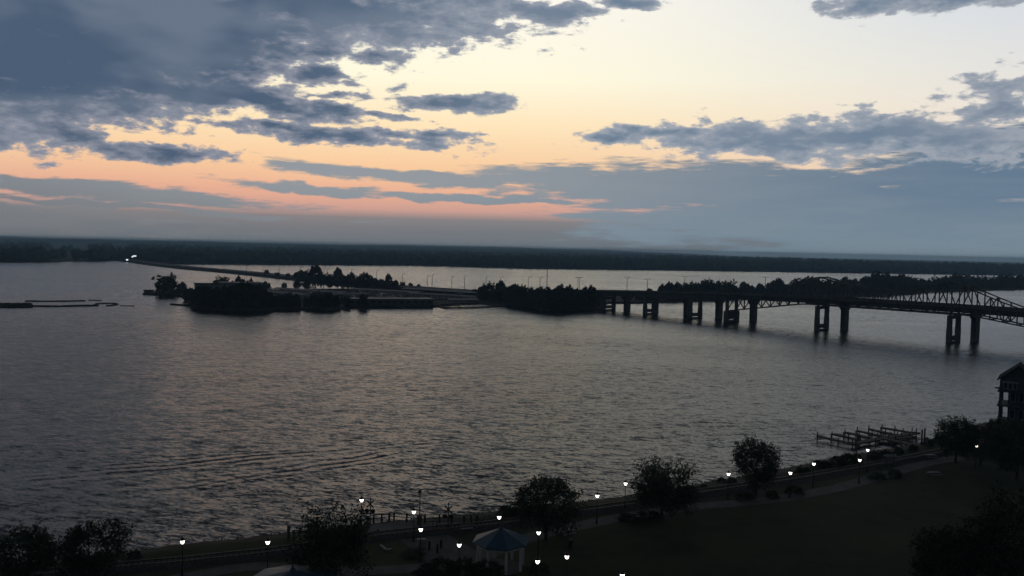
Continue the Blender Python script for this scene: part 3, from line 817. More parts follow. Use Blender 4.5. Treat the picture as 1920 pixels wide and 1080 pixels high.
# ------------------------------------------------------------------ floating boat dock
DZ = 0.75
dk = thing('boat_dock', 'wooden finger dock with many slips and piles in the river', 'dock')
def plank_run(p, q, wdt, nm, n_piles=3):
    r_ = MB().beam(p, q, wdt, 0.3).build(nm, M['wood'], dk)
    d = (q - p); nrm = Vector((-d.y, d.x, 0)).normalized()
    for i in range(n_piles):
        s = p + d * ((i + 0.15) / max(1, n_piles - 0.7)); s = s + nrm * (wdt / 2 + 0.12) * (1 if i % 2 else -1)
        MB().tube((s.x, s.y, -1.0), (s.x, s.y, DZ + rnd.uniform(0.75, 1.15)), 0.13, 0.12, 7).build('pile', M['wood'], dk)
for (a, c) in (((1533, 818), (1598, 832)), ((1561, 814), (1612, 825)), ((1586, 811), (1630, 821)), ((1609, 808), (1655, 818.5)), ((1630, 805), (1682, 816)), ((1653, 802), (1719, 813))):
    plank_run(gp(*a, DZ), gp(*c, DZ), 1.15, 'finger_pier', 4)
plank_run(gp(1594, 833, DZ), gp(1655, 822, DZ), 1.7, 'walkway', 4)
plank_run(gp(1655, 822, DZ), gp(1720, 811.5, DZ), 1.7, 'walkway', 4)
plank_run(gp(1650, 821, DZ), gp(1718, 836, DZ + 0.1), 1.5, 'gangway', 4)
plank_run(gp(1672, 824, DZ), gp(1716, 818.5, DZ), 1.0, 'finger_pier', 3)
for x, y, h, lb in ((1728, 834, 3.0, 'tall dark mooring pile at the landward end of the dock gangway'), (1733, 833, 3.1, 'dark mooring pile close beside another by the dock gangway'), (1606, 853, 4.2, 'slender bare pole among bank shrubs before the boat dock')):
    b = on_ground(x, y); t = thing('mooring_pile' if h < 4 else 'bare_pole', lb, 'pole', b); r = 0.2 if h < 4 else 0.09
    MB().tube((0, 0, -0.8), (0, 0, h), r, r * .85, 8).build('post', M['wood'], t); MB().lathe((0, 0, h - 0.02), ((r, 0), (r * 1.1, 0.05), (r * 0.3, 0.2)), 8).build('cap', M['black'], t)

# ------------------------------------------------------------------ gabled house with porches
hb = at_depth(1905, 800, 178.0)
K = 178.0 / F
def HX(x): return (x - 1905) * K
def HZ(y): return CAMZ + (477.0 + (1905 - 960) * 0.0187 - 13 - y) * K - hb_z
hb_z = 4.0
def hz(y): return CAMZ + ray(1905, y).z / ray(1905, y).y * 178.0 - hb_z
hs = thing('gabled_house', 'tall dark house with gable roof, window band and stacked open porches', 'house', (hb.x, 178.0, hb_z), -0.57)
xl, xr, dp = HX(1875), HX(1936), 8.0
ze, za = hz(714), hz(688)
w0, w1 = hz(734), ze
# attic storey with a window band
MB().add([(xl, 0, w0), (xr, 0, w0), (xr, dp, w0), (xl, dp, w0), (xl, 0, w1), (xr, 0, w1), (xr, dp, w1), (xl, dp, w1), (0, 0, za - .25), (0, dp, za - .25)],
         [(0, 1, 5, 8, 4), (3, 7, 9, 6, 2), (0, 4, 7, 3), (1, 2, 6, 5), (0, 3, 2, 1), (4, 8, 9, 7), (5, 6, 9, 8)]).build('gable_wall', M['sidingwall'], hs)
for s, xe in ((-1, xl - .5), (1, xr + .5)):
    MB().add([(xe, -.6, ze - .25), (xe, dp + .6, ze - .25), (0, dp + .6, za), (0, -.6, za), (xe, -.6, ze - .02), (xe, dp + .6, ze - .02), (0, dp + .6, za + .22), (0, -.6, za + .22)],
             [(0, 1, 2, 3), (7, 6, 5, 4), (0, 3, 7, 4), (1, 5, 6, 2), (0, 4, 5, 1), (3, 2, 6, 7)]).build('roof_slope', M['darkroof'], hs)
wl, wr, wb, wt = HX(1881), HX(1904), hz(731), hz(719)
for i in range(3):
    a0 = wl + (wr - wl) * i / 3 + .06; a1 = wl + (wr - wl) * (i + 1) / 3 - .06
    wn = MB().box(((a0 + a1) / 2, -0.03, (wb + wt) / 2), (a1 - a0 + .1, 0.1, wt - wb + .1)).build('window', M['white'], hs)
    MB().box(((a0 + a1) / 2, -0.09, (wb + wt) / 2), (a1 - a0 - .08, 0.06, wt - wb - .1)).build('pane', M['glass'], wn)
MB().box(((wl + wr) / 2, -0.1, wt + .15), (wr - wl + .5, 0.22, .16)).build('window_head', M['white'], hs)
# porch floors, columns, back wall
floors = [hz(735), hz(762), hz(795), 0.1]
for z in floors[:3]:
    MB().box(((xl + xr) / 2 - .1, dp / 2 - .3, z - .12), (xr - xl + .5, dp + .5, .26)).build('porch_floor', M['sidingwall'], hs)
for cx in (xl + .25, HX(1918)):
    for k in range(3):
        MB().box((cx, 0.15, (floors[k] - .24 + floors[k + 1]) / 2), (.52, .52, floors[k] - floors[k + 1] - .26)).build('column', M['sidingwall'], hs)
MB().box((xl + .25, dp - .5, floors[0] / 2), (.45, .45, floors[0] - .3)).build('column', M['sidingwall'], hs)
MB().box(((HX(1889) + xr) / 2, 4.6, floors[0] / 2 - .1), (xr - HX(1889), 5.0, floors[0] - .1)).build('house_wall', M['sidingwall'], hs)
for k in (0, 1):
    z0 = floors[k + 1]
    for cx in (HX(1897), HX(1911)):
        wn = MB().box((cx, 2.06, z0 + 1.6), (1.0, 0.1, 2.1)).build('window', M['white'], hs); MB().box((cx, 2.0, z0 + 1.6), (.8, 0.06, 1.9)).build('pane', M['glass'], wn)
    for z in (1.0, .55, .15): MB().beam((xl + .3, 0.1, z0 + z), (xr, 0.1, z0 + z), .06, .08).build('porch_rail', M['sidingwall'], hs)
MB().box((xl - .35, .4, hz(731)), (.9, 1.4, .12)).build('side_eave', M['darkroof'], hs)

# ------------------------------------------------------------------ bridges
B0 = gp(1787, 641.5); _e = gp(1135, 580.5); AX = (_e - B0).normalized(); PX = Vector((AX.y, -AX.x, 0))
def deck_z(s):
    return float(np.interp(s, [-160, -100, 0, 70, 129, 230, 300, 380], [13.5, 16.6, 17.3, 17.2, 16.2, 12.6, 9.5, 6.0]))
def bpt(s, l, z): return B0 + AX * s + PX * l + Vector((0, 0, z))
tb = thing('truss_bridge', 'steel cantilever truss bridge on twin-legged concrete piers', 'bridge')
gbz = thing('girder_bridge', 'girder road bridge on solid hammerhead piers behind the truss bridge', 'bridge')
def deck_run(root, l0, s0, s1, step, gd, mat_g):
    s = s0
    while s < s1 - 0.01:
        e = min(s1, s + step)
        for nm, wd, lo, hi, mt in (('deck', 10.4, -0.45, 0.0, M['asphalt']), ):
            MB().beam(bpt(s, l0, deck_z(s) - .22), bpt(e, l0, deck_z(e) - .22), wd, .45).build(nm, mt, root)
        for sd_ in (-1, 1):
            MB().beam(bpt(s, l0 + sd_ * 5.1, deck_z(s) + .45), bpt(e, l0 + sd_ * 5.1, deck_z(e) + .45), .25, .85).build('parapet', M['concrete'], root)
            if gd: MB().beam(bpt(s, l0 + sd_ * 3.8, deck_z(s) - .45 - gd / 2), bpt(e, l0 + sd_ * 3.8, deck_z(e) - .45 - gd / 2), .5, gd).build('girder', mat_g, root)
        s = e
# truss bridge: truss from s=-59 to 129, girder approach beyond
deck_run(tb, 0, -160, -59, 25, 2.2, M['steel'])
deck_run(tb, 0, -59, 129, 11.75, 0, M['steel'])
deck_run(tb, 0, 129, 300, 19, 2.3, M['steel'])
deck_run(gbz, 14, -160, 300, 23, 2.7, M['concrete'])
TZ_S = [-34, -28, -14, -3, 3, 8, 29, 35, 41, 62, 67, 73, 84, 98, 104]
TZ_Z = [17.9, 19.5, 24.6, 29.4, 29.4, 26.9, 24.2, 23.9, 24.2, 26.9, 29.4, 29.4, 24.6, 19.5, 17.9]
def top_z(s): return float(np.interp(s, TZ_S, TZ_Z, left=deck_z(s) + .3, right=deck_z(s) + .3))
def bot_z(s): return float(np.interp(s, [-59, -10, 80, 129], [6.7, 14.0, 14.0, 6.7]))
NP = 32; S = [-59 + 188 * i / NP for i in range(NP + 1)]
for l in (-4.6, 4.6):
    for i in range(NP):
        a, c = S[i], S[i + 1]
        if top_z(a) > deck_z(a) + 0.6 or top_z(c) > deck_z(c) + .6:
            MB().beam(bpt(a, l, top_z(a)), bpt(c, l, top_z(c)), .5, .55).build('top_chord', M['steel'], tb)
        else:
            MB().beam(bpt(a, l, deck_z(a) - .8), bpt(c, l, deck_z(c) - .8), .5, .7).build('top_chord', M['steel'], tb)
        MB().beam(bpt(a, l, bot_z(a)), bpt(c, l, bot_z(c)), .5, .6).build('bottom_chord', M['steel'], tb)
        p, q = (a, c) if (i % 2 == 0) else (c, a)
        MB().beam(bpt(p, l, bot_z(p)), bpt(q, l, min(top_z(q), 99)), .46, .46).build('diagonal', M['steel'], tb)
    for i in range(NP + 1):
        MB().beam(bpt(S[i], l, bot_z(S[i])), bpt(S[i], l, top_z(S[i])), .46, .46).build('vertical', M['steel'], tb)
for i in range(NP + 1):
    if top_z(S[i]) > deck_z(S[i]) + 6.2:
        MB().beam(bpt(S[i], -4.6, top_z(S[i])), bpt(S[i], 4.6, top_z(S[i])), .3, .4).build('top_strut', M['steel'], tb)
        if i < NP and top_z(S[i + 1]) > deck_z(S[i + 1]) + 6.2:
            for sg in (-1, 1): MB().beam(bpt(S[i], -4.6 * sg, top_z(S[i]) - .1), bpt(S[i + 1], 4.6 * sg, top_z(S[i + 1]) - .1), .2, .2).build('sway_brace', M['steel'], tb)
    MB().beam(bpt(S[i], -4.6, bot_z(S[i])), bpt(S[i], 4.6, bot_z(S[i])), .3, .5).build('floor_beam', M['steel'], tb)
def portal(s, ztop, big=False):
    pr = bpy.data.objects.new('pier', None); COL.objects.link(pr); pr.parent = tb
    an = math.atan2(PX.y, PX.x)
    def bx(l, z0, z1, lw, sw, nm):
        c = bpt(s, l, (z0 + z1) / 2); MB().box(c, (lw, sw, z1 - z0), an).build(nm, M['concrete'], pr)
    if not big:
        for l in (-5.1, 5.1):
            for t0, t1, wd in ((-1.5, ztop * .5, 2.1), (ztop * .5, ztop, 1.9)): bx(l, t0, t1, wd, wd * 1.05, 'leg')
        bx(0, ztop - 1.7, ztop - .15, 8.0, 1.8, 'crossbeam'); bx(0, 1.2, 3.2, 7.6, 2.0, 'strut'); bx(0, -1.5, .55, 7.6, 2.2, 'footing')
        for l in (-4.6, 4.6): bx(l, ztop - .01, ztop + .5, 1.0, 1.0, 'bearing')
    else:
        bx(0, 1.6, ztop, 12.4, 3.0, 'pier_wall'); bx(0, -1.5, .9, 11.5, 3.6, 'footing')
        for l in (-5.2, 5.2): bx(l, .88, 1.62, 2, 2.8, 'leg')
        for l in (-4.8, 4.8): bx(l, ztop, deck_z(s) - .5, 1.5, 1.6, 'leg')
        bx(0, deck_z(s) - 2.6, deck_z(s) - 1.2, 9, 1.2, 'crossbeam')
portal(0, 13.4); portal(70, 13.4); portal(129, 6.4, True); portal(-59, 6.4, True)
for s in (156, 192.6, 229.6, -110): portal(s, deck_z(s) - 3.3)
def hammer(s):
    pr = bpy.data.objects.new('pier', None); COL.objects.link(pr); pr.parent = gbz
    an = math.atan2(PX.y, PX.x); zt = deck_z(s) - 3.2; c = bpt(s, 14, 0)
    MB().box((c.x, c.y, (zt - 3.0 - 1.5) / 2), (4.6, 2.6, zt - 3.0 + 1.5), an).build('column', M['concrete'], pr)
    v = []; 
    for sy in (-1.25, 1.25):
        for l, z in ((-2.3, zt - 3.02), (2.3, zt - 3.02), (4.9, zt - 1.3), (4.9, zt), (-4.9, zt), (-4.9, zt - 1.3)):
            q = c + PX * l + AX * sy; v.append((q.x, q.y, z))
    MB().add(v, [(0, 1, 2, 3, 4, 5), (11, 10, 9, 8, 7, 6)] + [(i, 6 + i, 6 + (i + 1) % 6, (i + 1) % 6) for i in range(6)]).build('hammerhead', M['concrete'], pr)
for s in (-110, -55, -4.8, 64, 122.9, 148, 173, 199.9, 225, 250): hammer(s)

# ------------------------------------------------------------------ causeway, islands
def land(name, px, z, mat, grow=3.0, world_pts=None):
    pts = world_pts or [gp(x, y, 0) for x, y in px]
    cx = sum(p.x for p in pts) / len(pts); cy = sum(p.y for p in pts) / len(pts)
    o = MB().prism([(p.x, p.y) for p in pts], -1.4, z, grow).build(name, mat); recalc(o); return struct(o)
cw = [(bpt(262, 7, 0)), bpt(310, 7, 0), bpt(370, 7, 0), gp(760, 538, 3.5), gp(640, 527, 3.5), gp(540, 516.5, 3.5), gp(440, 507, 3.5), gp(340, 498.5, 3.5), gp(275, 491, 3.5), gp(225, 484.5, 3.5)]
cz = [10.8, 8.6, 5.5, 4.2, 3.6, 3.4, 3.4, 3.4, 3.4, 3.6]
for p, z in zip(cw, cz): p.z = z
cw = smooth_pts(cw, 6)
def embank(name, pts, wtop, wbot, mat):
    vs = []; fs = []
    for i, p in enumerate(pts):
        a = pts[max(0, i - 1)]; c = pts[min(len(pts) - 1, i + 1)]
        t = Vector((c.x - a.x, c.y - a.y)).normalized(); nr = Vector((-t.y, t.x))
        for k, z in ((-wbot, -1.4), (-wtop, p.z), (wtop, p.z), (wbot, -1.4)):
            wob = rnd.uniform(-1.5, 1.5) if z < 0 else 0
            vs.append((p.x + nr.x * (k + wob), p.y + nr.y * (k + wob), z))
    for i in range(len(pts) - 1):
        for k in range(3): fs.append((4 * i + k, 4 * i + k + 1, 4 * i + 5 + k, 4 * i + 4 + k))
    o = MB().add(vs, fs).build(name, mat); recalc(o); return struct(o)
embank('causeway', cw, 12.5, 16, M['earth'])
for off, nm in ((-6, 'causeway_road'), (6, 'causeway_road')):
    ln = offset_line(cw, off, 0.05); struct(strip(nm, ln, 9.0, M['asphalt']))
# marina island
mi = [gp(x, y, 1.3) for x, y in ((268, 549), (285, 550.5), (340, 553.5), (352, 563), (362, 577), (430, 579.5), (505, 579), (560, 577.5), (610, 579), (640, 577), (655, 573.5), (815, 572.5), (850, 569), (905, 566), (960, 573), (1040, 579.5), (1120, 577), (1140, 566),
                               (1040, 558), (900, 549), (800, 544), (700, 540), (600, 541.5), (520, 542.5), (440, 541), (380, 541), (330, 543.5), (290, 546))]
land('marina_island', None, 1.3, M['earth'], 1.5, mi)
ri = [gp(x, y, 1.4) for x, y in ((1100, 566), (1200, 566), (1300, 561), (1400, 558), (1500, 557), (1620, 553), (1740, 546.5), (1830, 543.5), (1920, 541.5), (2050, 539), (2100, 533), (1900, 531), (1700, 535), (1500, 541), (1300, 548), (1200, 552), (1110, 555))]
land('wooded_island', None, 1.4, M['earth'], 1.5, ri)
# reed islets and booms
il = [gp(x, y, 0) for x, y in ((-90, 577), (50, 577), (64, 574), (60, 571), (20, 569.5), (-90, 569))]
land('reed_islet', None, 0.35, M['earth'], 1.0, il)
rs = MB()
for _ in range(3000):
    a, c = rnd.random(), rnd.random(); x = -88 + 148 * a; y = 570.2 + 6.2 * c; p = gp(x, y, 0.3); h = rnd.uniform(0.6, 1.5); an = rnd.uniform(0, 3.14)
    rs.add([(p.x - math.cos(an) * .5, p.y - math.sin(an) * .5, .2), (p.x + math.cos(an) * .5, p.y + math.sin(an) * .5, .2), (p.x + rnd.uniform(-.5, .5), p.y, .3 + h)], [(0, 1, 2)])
struct(rs.build('reeds', M['reed']), 'stuff')
def boom(px, wd, h, lb, nm='breakwater'):
    t = thing(nm, lb, 'breakwater'); pts = smooth_pts([gp(x, y, 0) for x, y in px], 5)
    for i in range(len(pts) - 1):
        MB().beam(pts[i] + Vector((0, 0, h / 2 - .3)), pts[i + 1] + Vector((0, 0, h / 2 - .3 + rnd.uniform(-.08, .08))), wd * rnd.uniform(.7, 1.2), h + .6).build('rubble_mound', M['earth'], t)
boom([(60, 574.5), (110, 575), (150, 574), (185, 573.5)], 3.0, .8, 'low dark breakwater running on from the reed islet')
boom([(178, 572.5), (184, 569.8), (205, 569.2), (219, 570.3), (214, 572.5), (200, 573.8)], 1.6, .6, 'curled end of the breakwater off the marina')
boom([(48, 565), (90, 565.5), (160, 564.5)], 1.8, .7, 'thin straight breakwater beyond the reed islet')
boom([(166, 563), (190, 564)], 1.2, .5, 'short broken breakwater past the thin straight one')
boom([(226, 573.5), (240, 573.8), (252, 574)], 1.0, .35, 'last scrap of breakwater near the marina spit')
boom([(322, 571.5), (345, 573), (368, 572)], 2.4, .9, 'short dark spit beside the dense marina trees', 'mud_spit')

# ------------------------------------------------------------------ trees of the marina, causeway and wooded island
def far_tree(x, ytop, ybase, k, label, group, wid=1.0, zb=1.2, name='broadleaf_tree'):
    b = gp(x, ybase, zb); h = (ybase - ytop) * (b.y / F) * 1.0
    return tree(FARM, k, b, (h * wid, h * wid, h), label, group, name)
far_tree(313, 517.5, 551, 2, 'large round tree alone on the marina spit', None, 1.32)
far_tree(341, 530, 548, 0, 'small tree just behind the spit tree', None)
G = 'dense trees at the marina edge'; LBL = 'dark tree in the dense clump on the marina water edge'
for x, yt, yb, wd in ((372, 541, 574, .9), (386, 540, 577, 1.), (402, 544, 578, 1.), (420, 541, 578.5, 1.), (437, 538, 578.5, 1.), (452, 534, 579, .9), (466, 533, 579, .9), (480, 536, 578.5, 1.), (493, 545, 578, 1.), (412, 548, 578.5, 1.1), (460, 546, 579, 1.1), (504, 552, 577, 1.),
                   (446, 548, 579, 1.2), (430, 552, 579, 1.1), (474, 549, 579, 1.1), (392, 552, 578, 1.2), (358, 543, 568, .8), (352, 540, 562, .8), (487, 553, 578, 1.1)):
    far_tree(x, yt, yb - 1.0, rnd.choice((0, 1, 2, 4)), LBL, G, wd * 1.15)
G = 'trees along the marina quay'; LBL = 'round dark tree standing along the marina quay wall'
for x, yt, yb, wd in ((528, 553, 577, .9), (542, 551, 577, .9), (556, 553, 577, .8), (590, 551, 577.5, 1.), (604, 549, 578, 1.1), (618, 551, 578, 1.), (632, 555, 577, .9), (650, 556, 576, .8), (680, 553, 577, .9), (517, 556, 577, .9), (574, 558, 577, .8)):
    far_tree(x, yt, yb - 1.0, rnd.choice((0, 1, 2, 4)), LBL, G, wd)
G = 'trees behind the marina buildings'; LBL = 'tree showing above the roofs of the marina buildings'
for x, yt, yb, k, wd in ((417, 519.5, 541, 2, 1.), (405, 526, 541, 0, .9), (447, 519, 541, 3, 1.1), (455, 524, 541, 1, .8), (466, 526, 541, 0, .8), (471, 523, 541, 3, .8), (482, 529, 541, 0, .9), (497, 528, 542, 1, .8), (503, 531, 542, 2, .9), (435, 527, 541, 4, .8)):
    far_tree(x, yt, yb, k, LBL, G, wd)
G = 'small round trees by the marina inlet'; LBL = 'small round-headed tree on the bank of the marina inlet'
for x, yt, yb in ((533, 530.5, 542), (557, 526, 541), (574, 526.5, 541)): far_tree(x, yt, yb, 0, LBL, G, .95)
def causeway_tree(x, ytop, ybase, k, label, group, wid=1.0, name='broadleaf_tree'):
    return far_tree(x, ytop, ybase, k, label, group, wid, 3.0, name)
far_causeway = [(592, 499, 535, 1, 'tallest domed tree on the causeway beside the marina inlet', .85), (633, 504.5, 536, 1, 'tall narrow domed tree on the causeway next to the tallest one', .68),
                (658, 512, 537, 4, 'narrow domed tree on the causeway between two taller ones', .8), (686, 513, 537, 0, 'broad domed tree on the causeway with sloping sides', 1.15), (728, 515, 538, 1, 'last domed tree on the causeway before the open road', .75)]
for x, a, c, k, lb, wd in far_causeway: causeway_tree(x, a, c, k, lb, None, wd)
G = 'bushes along the causeway'; LBL = 'low bushy tree on the causeway embankment'
for x, yt, yb, wd in ((500, 506, 514, 1.2), (565, 508, 524, 1.1), (572, 507.5, 526, 1.), (556, 511, 522, 1.2), (581, 512, 530, 1.2), (606, 514, 534, 1.1), (618, 516, 535, 1.2), (645, 517, 536, 1.2), (672, 519, 537, 1.2), (702, 522, 537, 1.2), (715, 524, 538, 1.2), (741, 526, 539, 1.2),
                   (618, 521, 538, 1.), (648, 523, 539, 1.), (705, 527, 540, 1.), (540, 513, 519, 1.5), (520, 511, 517, 1.5), (755, 529, 537, 1.3), (770, 531, 538, 1.3), (785, 533, 539, 1.3)):
    causeway_tree(x, yt, yb, rnd.choice((0, 2, 4)), LBL, G, wd)
G = 'thicket by the bridge abutment'; LBL = 'tree in the dark thicket beside the bridge abutment'
for x, yt, yb, wd in ((905, 538, 562, 1.), (918, 532, 562, .9), (938, 528, 564, .6), (950, 537, 566, .9), (966, 535, 570, 1.), (980, 539, 572, 1.), (996, 541, 574, 1.), (1012, 542, 577, 1.), (1026, 544, 578, 1.), (1040, 540, 579, 1.), (1052, 537.5, 579, .8), (1066, 539, 578, .8), (1080, 545, 578, 1.), (1098, 541, 577, .9), (1108, 539, 576, .7),
                   (930, 545, 566, 1.1), (958, 548, 569, 1.1), (985, 551, 575, 1.1), (1005, 553, 577, 1.1), (1032, 555, 579, 1.1), (1060, 556, 579, 1.1), (1086, 556, 578, 1.1), (1075, 550, 578, 1.), (890, 543, 556, 1.2), (1045, 556, 579, 1.2), (1018, 558, 578.5, 1.2), (972, 556, 573, 1.2)):
    lo = yt >= 545
    far_tree(x, yt, yb, rnd.choice((0, 1, 2, 4)), 'low front tree of the thicket, leaning over the water by the abutment' if lo else LBL, 'front thicket trees' if lo else G, wd * 1.1)
G = 'trees of the wooded island'; LBL = 'tree in the continuous wood on the long island behind the bridges'
for x, yt in ((1218, 542), (1198, 545), (1242, 535), (1255, 531), (1270, 532), (1293, 530.5), (1308, 532), (1322, 527), (1335, 526.5), (1348, 533), (1365, 528), (1378, 538), (1395, 530), (1408, 536), (1425, 533), (1445, 531), (1458, 523.5), (1472, 534), (1490, 528), (1503, 523), (1516, 521.5), (1532, 525), (1550, 526), (1568, 527), (1585, 521), (1602, 525), (1620, 521.5), (1636, 516), (1648, 511),
              (1666, 518), (1678, 519), (1691, 516), (1704, 521), (1716, 522), (1730, 525), (1745, 524), (1760, 520), (1775, 519), (1789, 517), (1801, 515), (1815, 518.5), (1830, 519), (1845, 519.5), (1860, 520), (1874, 518), (1886, 515.5), (1900, 519), (1912, 517), (1925, 517), (1940, 517)):
    yb = float(np.interp(x, [1180, 1300, 1400, 1500, 1620, 1740, 1830, 1940], [564, 559, 556, 555, 551.5, 545.5, 542, 540]))
    seg = 'behind the low approach spans' if x < 1365 else 'behind the first truss peak' if x < 1600 else 'between the two truss peaks' if x < 1755 else 'past the second truss peak'
    far_tree(x, yt, yb - 1.2, rnd.choice((0, 1, 2, 4)), 'tall island tree ' + seg, 'tall island trees ' + seg, .95)
    far_tree(x + rnd.uniform(3, 9), yt + rnd.uniform(6, 10), yb - .2, rnd.choice((0, 2, 4)), 'lower front-row island tree at the water edge ' + seg, 'front-row island trees ' + seg, 1.25)

# ------------------------------------------------------------------ causeway street lights, mast, lit lights, cars
def street_light(p, h, double, label, group):
    t = thing('street_light', label, 'street light', p, 0, group)
    MB().tube((0, 0, -0.5), (0, 0, h), 0.26, 0.2, 6).build('pole', M['steel'], t)
    for s in ((-1, 1) if double else (1,)):
        MB().beam((0, 0, h - .1), (1.5 * s, 0, h + .15), .14, .14).build('arm', M['steel'], t)
        MB().box((1.9 * s, 0, h + .16), (1.3, .6, .35)).build('lamp_head', M['steel'], t)
for x, yt, yb in ((421, 499, 509), (462, 498, 511), (493, 500, 514), (523, 497.5, 517), (563, 500, 520), (607, 502, 525), (613, 503, 526), (659, 505, 531), (706, 507, 534), (755, 512, 538), (801, 517, 540), (810, 514, 541), (847, 518, 542), (871, 517.5, 545), (911, 518.5, 547), (938, 520, 549), (990, 519.5, 552), (1012, 519, 554), (1083, 520, 556), (1086, 520, 553),
                 (1175, 519.5, 558), (1213, 523, 561), (1283, 518.5, 556), (1364, 525, 556), (1434, 519, 553)):
    b = gp(x, yb, 3.4)
    street_light(b, (yb - yt) * b.y / F - .2, x > 1050, 'double-headed street light pole standing among the island trees' if x > 1050 else 'slim street light pole along the causeway road', 'street lights past the abutment' if x > 1050 else 'causeway street lights')
b = gp(1025, 556, 3.4); mt_ = thing('tall_mast', 'tall single mast rising from the thicket by the bridge abutment', 'mast', b)
hm = (556 - 504) * b.y / F
MB().tube((0, 0, -.5), (0, 0, hm), .34, .22, 8).build('pole', M['black'], mt_); MB().lathe((0, 0, hm), ((.3, 0), (.36, .2), (.05, .5)), 8).build('finial', M['black'], mt_)
for x, y, w_, h_, lb in ((252.5, 480, 6.5, 2.2, 'bright lit floodlight on the far bank above the causeway road'), (238.5, 487, 4.0, 2.6, 'bright lit light at the far end of the causeway'), (248.5, 481.5, 3.0, 2.2, 'smaller lit light beside the far bank floodlight')):
    b = gp(x, 490, 2.0); k = b.y / F; z = (490 - y) * k
    t = thing('floodlight', lb, 'floodlight', b, 0, 'lit lights on the far bank')
    MB().tube((0, 0, -.5), (0, 0, z), .25, .2, 6).build('pole', M['steel'], t); hd = MB().box((0, 0, z), (w_, .8, h_)).build('housing', M['black'], t); MB().box((0, -.45, z), (w_ * .92, .12, h_ * .86)).build('lens', M['flood'], hd)
def car(p, rz, label, group):
    t = thing('car', label, 'car', p, rz, group)
    MB().add([(-2.2, -.9, .35), (2.2, -.9, .35), (2.2, .9, .35), (-2.2, .9, .35), (-2.2, -.9, .9), (2.2, -.9, .85), (2.2, .9, .85), (-2.2, .9, .9)], [(3, 2, 1, 0), (4, 5, 6, 7), (0, 1, 5, 4), (1, 2, 6, 5), (2, 3, 7, 6), (3, 0, 4, 7)]).build('body', M['carpaint'], t)
    MB().add([(-1.7, -.8, .9), (1.0, -.8, .88), (1.0, .8, .88), (-1.7, .8, .9), (-1.2, -.65, 1.45), (.4, -.65, 1.45), (.4, .65, 1.45), (-1.2, .65, 1.45)], [(4, 5, 6, 7), (0, 1, 5, 4), (1, 2, 6, 5), (2, 3, 7, 6), (3, 0, 4, 7)]).build('cabin', M['glass'], t)
    for x in (-1.35, 1.35):
        for y in (-.85, .85): MB().tube((x, y - .1, .34), (x, y + .1, .34), .34, .34, 8).build('wheel', M['black'], t)
    return t
rl_ = offset_line(cw, 8, 0.06); first = None
for k in (26, 29, 33, 36, 38, 41, 43, 44, 46, 47, 48, 49, 50):
    if k + 1 < len(rl_):
        d = rl_[k + 1] - rl_[k]; p = rl_[k].lerp(rl_[k + 1], rnd.random()); an = math.atan2(d.y, d.x)
        LB, GR = 'small distant car driving along the causeway road', 'cars on the causeway'
        if first is None: first = car(p, an, LB, GR)
        else: copy_thing(first, p, an, None, LB, GR)

# ------------------------------------------------------------------ marina buildings, covered docks, boats
def flat_building(x0, x1, ytop, ybase, depth, wall, roof, label, windows=4, name='marina_building'):
    a = gp(x0, ybase, 1.3); c = gp(x1, ybase, 1.3); d = c - a; W = d.length; k = ((a.y + c.y) / 2) / F; H = (ybase - ytop) * k
    t = thing(name, label, 'building', (a + c) / 2, math.atan2(d.y, d.x))
    MB().box((0, depth / 2, H / 2 - .2), (W, depth, H - .4)).build('wall', M[wall], t)
    MB().box((0, depth / 2, H - .2), (W + 1.2, depth + 1.2, .5)).build('roof', M[roof], t)
    for i in range(windows):
        x = -W / 2 + W * (i + .5) / windows
        f = MB().box((x, -.03, H * .5), (W / windows * .5, .1, H * .3)).build('window', M['darkroof'], t); MB().box((x, -.09, H * .5), (W / windows * .42, .06, H * .24)).build('pane', M['glass'], f)
    return t
flat_building(366, 412, 532, 547, 14, 'cream', 'darkroof', 'pale marina building with flat dark roof behind the dense trees', 4)
flat_building(414, 492, 530, 547, 16, 'cream', 'greyroof', 'long marina building with light grey roof among the trees', 7)
flat_building(270, 288, 544, 549, 5, 'cream', 'darkroof', 'tiny flat-roofed shelter at the tip of the marina spit', 1, 'shelter')
flat_building(333, 350, 541, 550, 6, 'cream', 'greyroof', 'small shed between the spit tree and the dense clump', 2, 'shed')
def covered_dock(a_px, c_px, wd, rz, label, hang=2.4):
    a = gp(*a_px, rz); c = gp(*c_px, rz); d = c - a; L = d.length; t = thing('covered_dock', label, 'boat shed', ((a.x + c.x) / 2, (a.y + c.y) / 2, 0), math.atan2(d.y, d.x), 'covered docks of the marina')
    h = wd / 2
    for s in (-1, 1):
        MB().add([(-L / 2, s * h, rz - .5), (L / 2, s * h, rz - .5), (L / 2, 0, rz + .35), (-L / 2, 0, rz + .35), (-L / 2, s * h, rz - .25), (L / 2, s * h, rz - .25), (L / 2, 0, rz + .6), (-L / 2, 0, rz + .6)],
                 [(0, 1, 2, 3), (7, 6, 5, 4), (0, 4, 5, 1), (0, 3, 7, 4), (1, 5, 6, 2), (2, 6, 7, 3)]).build('roof_slope', M['greyroof'], t)
    n_ = max(3, int(L / 9))
    for i in range(n_ + 1):
        for s in (-1, 1): MB().box((-L / 2 + .4 + (L - .8) * i / n_, s * (h - .4), rz / 2 - .8), (.3, .3, rz + .9)).build('post', M['steel'], t)
    MB().box((0, 0, .6), (L, 2.2, .35)).build('walkway', M['wood'], t)
